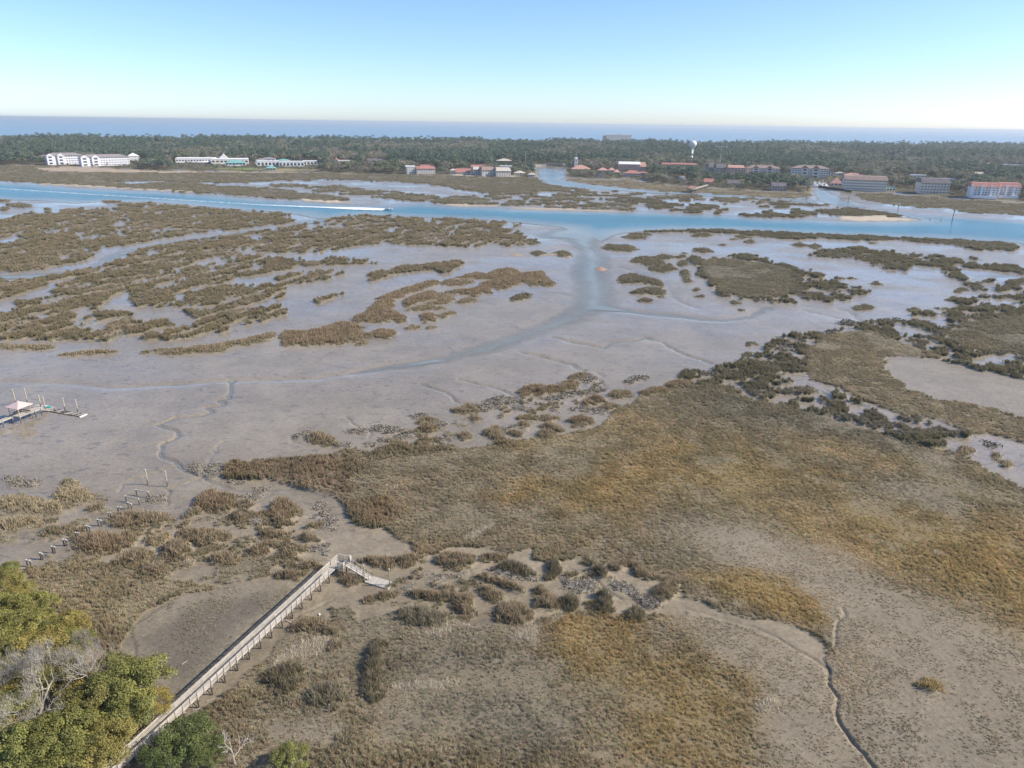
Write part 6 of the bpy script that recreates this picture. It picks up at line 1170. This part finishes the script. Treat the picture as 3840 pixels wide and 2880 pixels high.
for kd,mt,n_ in (('pine',PINE,3),('oak',OAK,3),('bare',BARE,2),('mixl',MIXL,2)):
    for i in range(n_):
        V,Fq,lv=crown_far(kd,500+i*7+len(kd)); me=mk_mesh('crown',V,Fq,mt,{'lv':lv})
        tk=MB(); top=13 if kd=='pine' else 7
        tk.tube([(0,0,-.5),(.1,0,top*.5),(0,.1,top)],[.32,.25,.12],6)
        for k in range(4): a=k*1.6+i; tk.tube([(0,0,top*(.5+.1*k)),(math.cos(a)*2.4,math.sin(a)*2.4,top*(.5+.1*k)+2)],[.14,.05],4)
        TREES[kd+str(i)]=(me,tk.mesh('trunk',BARK))
FORC=bpy.data.collections.new('forest_tree_shapes'); names=sorted(TREES)
for k in names:
    me,tk=TREES[k]; o=bpy.data.objects.new('t_'+k,me); FORC.objects.link(o)
kinds=[k[:-1] for k in names]
# where trees may stand
fcell=9.0
cand=[]
gx=np.arange(-2600,2700,fcell); gy=np.arange(600,3150,fcell); GX,GY=np.meshgrid(gx,gy); GX=GX.ravel()+rng.uniform(-4,4,GX.size); GY=GY.ravel()+rng.uniform(-4,4,GY.size)
k=np.abs(np.arctan2(GX,GY))<R(41); GX,GY=GX[k],GY[k]; ls=sdpoly(LAND,GX,GY,1e9); k=ls>2; GX,GY,ls=GX[k],GY[k],ls[k]
CLEAR=[('T1',[(430,500),(1230,500),(1230,560),(430,545)]),('T1',[(1480,480),(2212,490),(2212,580),(1480,570)]),('T2',[(0,480),(560,490),(560,575),(0,575)]),('T2',[(1290,560),(1560,560),(1560,605),(1290,600)]),('T2',[(1660,560),(2212,570),(2212,625),(1660,610)]),('T3',[(60,505),(290,500),(290,560),(60,560)]),('T3',[(920,575),(1110,585),(1090,650),(940,630)]),
 ('T4',[(270,620),(640,610),(640,720),(440,715),(280,700)]),('T4',[(640,700),(1020,710),(1020,750),(640,745)]),('T4',[(1290,730),(1570,740),(1570,790),(1290,775)]),('T4',[(1700,780),(2180,780),(2180,840),(1700,820)]),('T3',[(1860,560),(2010,560),(2010,625),(1860,620)]),('T4',[(1000,700),(1290,715),(1290,770),(1000,745)])]
bad=np.zeros(GX.shape,bool); small=np.zeros(GX.shape,bool)
for tg,q in CLEAR: small|=sdpoly(P(tg,q),GX,GY,50.)>0
bad|=small&(rng.random(GX.size)<.5)
for (x_,y_,a_,b_,rz) in FOOT:
    dx,dy=GX-x_,GY-y_; c,s=math.cos(rz),math.sin(rz); u=dx*c+dy*s; w_=-dx*s+dy*c; bad|=(np.abs(u)<a_)&(np.abs(w_)<b_+4)
GX,GY,ls,small=GX[~bad],GY[~bad],ls[~bad],small[~bad]
far=np.hypot(GX,GY); keep=rng.random(GX.size)<np.where(far>1900,.55,.9)*np.where(ls<60,.8,1); GX,GY,ls,far,small=GX[keep],GY[keep],ls[keep],far[keep],small[keep]
fn=fbm(GX,GY,160,3,21); fn2=fbm(GX,GY,45,3,22); rnd=rng.random(GX.size)
kd=np.where(fn+.5*fn2+rng.normal(0,.25,GX.size)>.32,0,np.where(rnd<.44,1,np.where(rnd<.86,2,3)))   # pine, oak, bare, yellow
kn=['pine','oak','bare','mixl']
ixs=np.array([rng.choice([i for i,q in enumerate(kinds) if q==kn[t]]) for t in kd])
sc=rng.uniform(.75,1.25,GX.size)*np.where(far>1900,1.25,1)*np.where(kd==0,1.05,1.0); sz=sc*rng.uniform(.85,1.15,GX.size)*np.where(ls<40,.8,1)
sc=np.where(small,sc*rng.uniform(.25,.48,GX.size),sc); sz=np.where(small,sc*rng.uniform(.8,1.1,GX.size),sz)
# nothing in front of a facade grows above its lower storeys
ta=np.arctan2(GX,GY); top=np.array([17.,10.,10.5,10.5])[kd]*sz; cap=np.full(GX.size,99.)
for a_,w_,rb,zv in OCC:
    k=(np.abs(ta-a_)<w_+6/rb)&(far<rb-4)&(far>rb*.55); cap[k]=np.minimum(cap[k],CAMH-(CAMH-zv)*far[k]/rb-1.2*rng.random(k.sum()))
f_=np.clip(cap/top,0,1); ok=f_>.22; f_=np.where(f_<1,f_*rng.uniform(.75,1.15,GX.size),1); sc=sc*np.sqrt(f_)*np.where(f_<1,.9,1); sz=sz*f_
GX,GY,ls,far,kd,ixs,sc,sz=GX[ok],GY[ok],ls[ok],far[ok],kd[ok],ixs[ok],sc[ok],sz[ok]
# the front row: single trees
front=(ls<34)&(far<1500); fi=np.where(front)[0]; fi=fi[np.argsort(far[fi])][:170]; isf=np.zeros(GX.size,bool); isf[fi]=True
LBL={'pine':('dark green pine on the far shore','pines on the far shore'),'oak':('broad olive green oak on the far shore','oaks on the far shore'),'bare':('leafless grey brown tree on the far shore','leafless trees on the far shore'),'mixl':('yellowish bushy tree on the far shore','yellowish trees on the far shore')}
for i in fi:
    nm=names[ixs[i]]; kd_=nm[:-1]; t=empty({'pine':'pine_tree','oak':'oak_tree','bare':'leafless_tree','mixl':'yellowish_tree'}[kd_],(GX[i],GY[i],.8),rng.uniform(0,6.28)); s_=float(sz[i]); t.scale=(float(sc[i]),float(sc[i]),s_)
    px_=1920+F*math.tan(math.atan2(GX[i],GY[i])); wh=('beside the long pale condominium' if px_<560 else 'near the white shopping mall' if px_<1250 else 'between the white village and the cove' if px_<2050 else 'on the wooded point left of the marina' if px_<3080 else 'among the condos of the right shore'); tag(t,LBL[kd_][0].replace(' on the far shore',' '+wh),'tree',LBL[kd_][1].replace('on the far shore',wh)); o=inst('crown',TREES[nm][0],t); inst('trunk',TREES[nm][1],t)
r=~isf; n_=r.sum(); print('forest',n_)
fo_=gn_scatter('woodland',np.column_stack([GX[r],GY[r],np.full(n_,1.2)]),np.column_stack([np.zeros((n_,2)),rng.uniform(0,6.28,n_)]),np.column_stack([sc[r],sc[r],sz[r]]),ixs[r],np.ones((n_,3)),np.zeros(n_),FORC,None)
tag(fo_,'wide evergreen woodland covering the island to the sea','woodland',kind='stuff')
# low shrubs along the far shore line
shp=[]
LP=LAND[:70]
# ------------------------------------------------------------------ near trees on the bluff
OAKN=leaf_mat('live_oak_leaves',((.27,.255,.075),(.225,.235,.07),(.33,.27,.08),(.20,.215,.075)),trans=.3)
DKN=leaf_mat('dark_shrub_leaves',((.135,.165,.055),(.16,.185,.06)),trans=.3); TWIG=leaf_mat('grey_twigs',((.30,.265,.21),(.36,.325,.275)),trans=.1); PALM=leaf_mat('palmetto_fronds',((.10,.14,.04),(.13,.16,.05)),trans=.3)
def branch_tree(mb,p,d,L_,r_,lev,rg,tips,split=3,spread=.6,rmin=.012):
    n_=3; pts=[p]; rad=[r_]
    for i in range(n_): d=(d+Vector((rg.gauss(0,.16),rg.gauss(0,.16),rg.gauss(0.03,.10)))).normalized(); pts.append(pts[-1]+d*(L_/n_)); rad.append(max(rmin,r_*(1-.4*(i+1)/n_)))
    mb.tube(pts,rad,5 if lev>1 else 4 if lev else 3,False); tips.append(pts[-1])
    if lev==0: return
    for k in range(split+(1 if rg.random()<.4 else 0)):
        s=pts[2] if k%2 else pts[-1]; nd_=(d+Vector((rg.gauss(0,spread),rg.gauss(0,spread),rg.gauss(.05,spread*.7)))).normalized(); branch_tree(mb,s,nd_,L_*rg.uniform(.55,.82),rad[-1]*.75,lev-1,rg,tips,split,spread,rmin)
def make_oak(seed,H,Rr,nl,size,mat,flat=.62):
    rg=random.Random(seed); bl=[(0,0,H*.58,Rr*.5,H*.2)]
    for k in range(48):
        a=rg.uniform(0,6.28); q=Rr*math.sqrt(rg.uniform(.05,.9)); bl.append((q*math.cos(a),q*math.sin(a),H*(.56+.34*(1-(q/Rr)**2)+rg.uniform(-.10,.08)),Rr*rg.uniform(.11,.22),H*rg.uniform(.045,.09)))
    V,Fq,lv=leaf_cloud(bl,nl,size,seed,.6); cm=mk_mesh('crown',V,Fq,mat,{'lv':lv})
    tk=MB(); tips=[]; branch_tree(tk,Vector((0,0,-.6)),Vector((rg.uniform(-.2,.2),rg.uniform(-.2,.2),1)),H*.34,.30,3,rg,tips,3,.62,.03)
    return cm,tk.mesh('trunk',BARKW)
OAKS=[make_oak(900+i,7.4,4.6,17000,.125,OAKN) for i in range(4)]; SHR=[make_oak(950+i,4.2,3.0,11000,.085,DKN) for i in range(2)]
def put(pair,tg,p,zc,rz,s,name,label,group=None,cat='tree'):
    q=pix(tg,[p])[0]; g=gnd(q[0],q[1],zc); zb=max(zg(g[0],g[1]),0)-.1
    t=empty(name,(g[0],g[1],zb),rz); t.scale=(s,s,s*random.uniform(.92,1.08)); tag(t,label,cat,group); inst('crown',pair[0],t); inst('trunk',pair[1],t); return t
OK_=[((830,900),1.15,'biggest rounded live oak beside the lower end of the boardwalk'),((955,990),.62,'yellow green live oak whose edge hangs over the boardwalk'),((700,800),.75,'live oak at the outer corner of the trees facing the mud'),((250,640),.95,'broad green live oak at the back of the trees on the left'),((60,560),.9,'live oak at the left edge behind the bare tree'),((100,700),.85,'dark centred live oak left of the leaning dead trunk'),((430,500),.7,'low rounded oak at the back edge of the trees by the rusty grass'),((160,470),.7,'small live oak on the back left of the bluff'),((60,330),.6,'small yellowish oak at the top left of the bluff'),((330,640),.7,'live oak behind the leaning bleached tree'),
 ((620,1050),.95,'live oak in the middle of the bluff, left of the boardwalk end'),((780,1080),.85,'live oak just left of the boardwalk end'),((450,1250),1.0,'live oak at the bottom edge right of the white trunked tree'),((640,1270),.9,'live oak at the bottom edge near the sandy path'),((230,1330),1.0,'live oak at the bottom left, below the white trunk'),((60,1150),.95,'live oak at the left edge beside the white trunk'),((40,980),.8,'live oak half hidden by the big bare tree'),((560,880),.7,'oak behind the leaning bleached tree, towards the big oak'),((400,760),.7,'oak under the grey bare crown at the bluff corner'),((300,870),.7,'oak between the bare tree and the leaning bleached tree'),((170,840),.65,'oak behind the big leafless grey tree'),((470,1090),.7,'oak below the leaning bleached tree'),((20,420),.85,'yellow green oak at the left edge above the middle of the bluff'),((230,380),.7,'low oak at the back of the bluff beside the shadowed rusty grass'),((20,230),.7,'oak at the left edge next to the first stumps'),((330,560),.75,'flat crowned oak in the middle back of the bluff'),((520,620),.6,'small oak between the grey bare crown and the tan meadow'),((140,250),.5,'small shrubby oak at the top of the bluff by the first stumps')]
for i,(p,s,lb) in enumerate(OK_): put(OAKS[i%4],'C11',p,5.0*s,random.uniform(0,6.28),s,'live_oak_tree',lb,'live oaks on the near bluff')
for i,(p,s,lb) in enumerate((((1210,1230),1.25,'dense dark green shrub right of the boardwalk end'),((1090,1310),1.05,'dark green shrub at the bottom edge right of the boardwalk'),((1330,1290),.85,'smaller dark green shrub at the right of the dense one'))): put(SHR[i%2],'C11',p,2.6*s,i*2.,s,'dark_shrub',lb,None,'shrub')
put((make_oak(977,3.2,2.4,6000,.085,OAKN)),'C11',(1870,1350),1.6,0,1,'yellow_shrub','low yellowish shrub at the bottom edge right of the dead branches',None,'shrub'); put(OAKS[1],'C11',(60,100),1.8,2,.35,'yellow_shrub','rusty yellow shrub at the head of the pier stumps',None,'shrub')
# bare bleached trees
def bare_tree(seed,H,lev,split,label,tg,p,zc,lean=(0,0),name='bare_tree',r0=.2,twigs=True,spread=.6,rmin=.016):
    rg=random.Random(seed); tk=MB(); tips=[]; branch_tree(tk,Vector((0,0,-.4)),Vector((lean[0],lean[1],1)).normalized(),H*.42,r0,lev,rg,tips,split,spread,rmin)
    q=pix(tg,[p])[0]; g=gnd(q[0],q[1],zc); t=empty(name,(g[0],g[1],max(0,zg(g[0],g[1])))); tag(t,label,'tree'); tk.build('trunk',BARKW,t)
    if twigs:
        r=np.random.default_rng(seed); T=np.array([tuple(x) for x in tips]); T=np.repeat(T,9,0)+r.normal(0,.22,(len(T)*9,3)); V,Fq,hf=blades(T,r.uniform(.35,.9,len(T)),np.full(len(T),.022),.9,seed); o=mesh_np('twigs',V,Fq,TWIG,{'lv':r.random(len(V))},parent=t)
    return t
bare_tree(31,10.5,5,3,'big leafless grey tree with a white trunk at the lower left','C11',(250,1180),2.,(.05,.05),r0=.26); bare_tree(37,9.5,5,3,'leafless grey tree spreading at the left edge','C11',(120,1060),2.,(-.1,.1),r0=.2)
bare_tree(32,9.5,4,3,'bleached crooked tree leaning out at the middle of the bluff','C11',(500,960),2.,(.15,.2),r0=.26); bare_tree(35,7,5,3,'leafless grey crown facing the mud at the bluff corner','C11',(640,760),2.,(.1,.1),r0=.16)
bare_tree(33,5.2,3,3,'dead white snag lying at the bottom edge right of the boardwalk','C11',(1520,1370),.3,(.25,.35),'dead_snag',.12,False,.8,.03); bare_tree(36,3.0,3,2,'small dead white branch beside the dead snag','C11',(1580,1270),.3,(.2,.3),'dead_snag',.07,False,.8,.02)
# palmettos
def palmetto(seed):
    rg=np.random.default_rng(seed); V=[];Fq=[]; n_=26
    for i in range(n_):
        a=rg.uniform(0,6.28); e=rg.uniform(.0,1.2); L_=rg.uniform(.9,1.4); d=np.array([math.cos(a)*math.cos(e),math.sin(a)*math.cos(e),math.sin(e)]); s=np.array([-math.sin(a),math.cos(a),0]); c=d*L_*.55
        for k in range(7):
            t=(k-3)/3*1.1; q=d*math.cos(t)+s*math.sin(t); b0=len(V); V+=[c,c+q*L_*.45+s*.04,c+q*L_*.85-np.array([0,0,.15]),c+q*L_*.45-s*.04]; Fq.append((b0,b0+1,b0+2,b0+3))
    return mk_mesh('fronds',np.array(V)+np.array([0,0,1.4]),np.array(Fq),PALM,{'lv':rg.random(len(V))}),shared(lambda b:b.tube([(0,0,-.5),(0,0,1.5)],[.2,.16],8),'trunk',BARK)
PMS=[palmetto(5),palmetto(6)]
for i,(p,lb) in enumerate((((430,1150),'palmetto with fan fronds in the dark gap under the oaks'),((590,1310),'palmetto at the bottom edge beside the sandy path'),((20,1330),'palmetto at the bottom left corner'),((680,1200),'palmetto under the oaks left of the boardwalk end'))):
    q=pix('C11',[p])[0]; g=gnd(q[0],q[1],1.5); t=empty('palmetto',(g[0],g[1],zg(g[0],g[1])),i); t.scale=(1.3,)*3; tag(t,lb,'palmetto','palmettos under the oaks'); inst('fronds',PMS[i%2][0],t); inst('trunk',PMS[i%2][1],t)
# ================================================================== HAZE: the sea air round the whole scene
hz=MB(); hz.box((0,0,0),(190000,190000,84)); hz=hz.build('haze',None); hz.location=(0,0,37.5); tag(hz,kind='stuff')   # bottom below the sea bed, top just above the camera
m=bpy.data.materials.new('sea_haze'); m.use_nodes=True; n=m.node_tree; n.nodes.clear(); o=n.nodes.new('ShaderNodeOutputMaterial'); pvv=n.nodes.new('ShaderNodeVolumePrincipled')
pvv.inputs['Color'].default_value=(.84,.93,1,1); pvv.inputs['Density'].default_value=.00008; pvv.inputs['Anisotropy'].default_value=.2
n.links.new(pvv.outputs[0],o.inputs['Volume']); hz.data.materials.append(m)
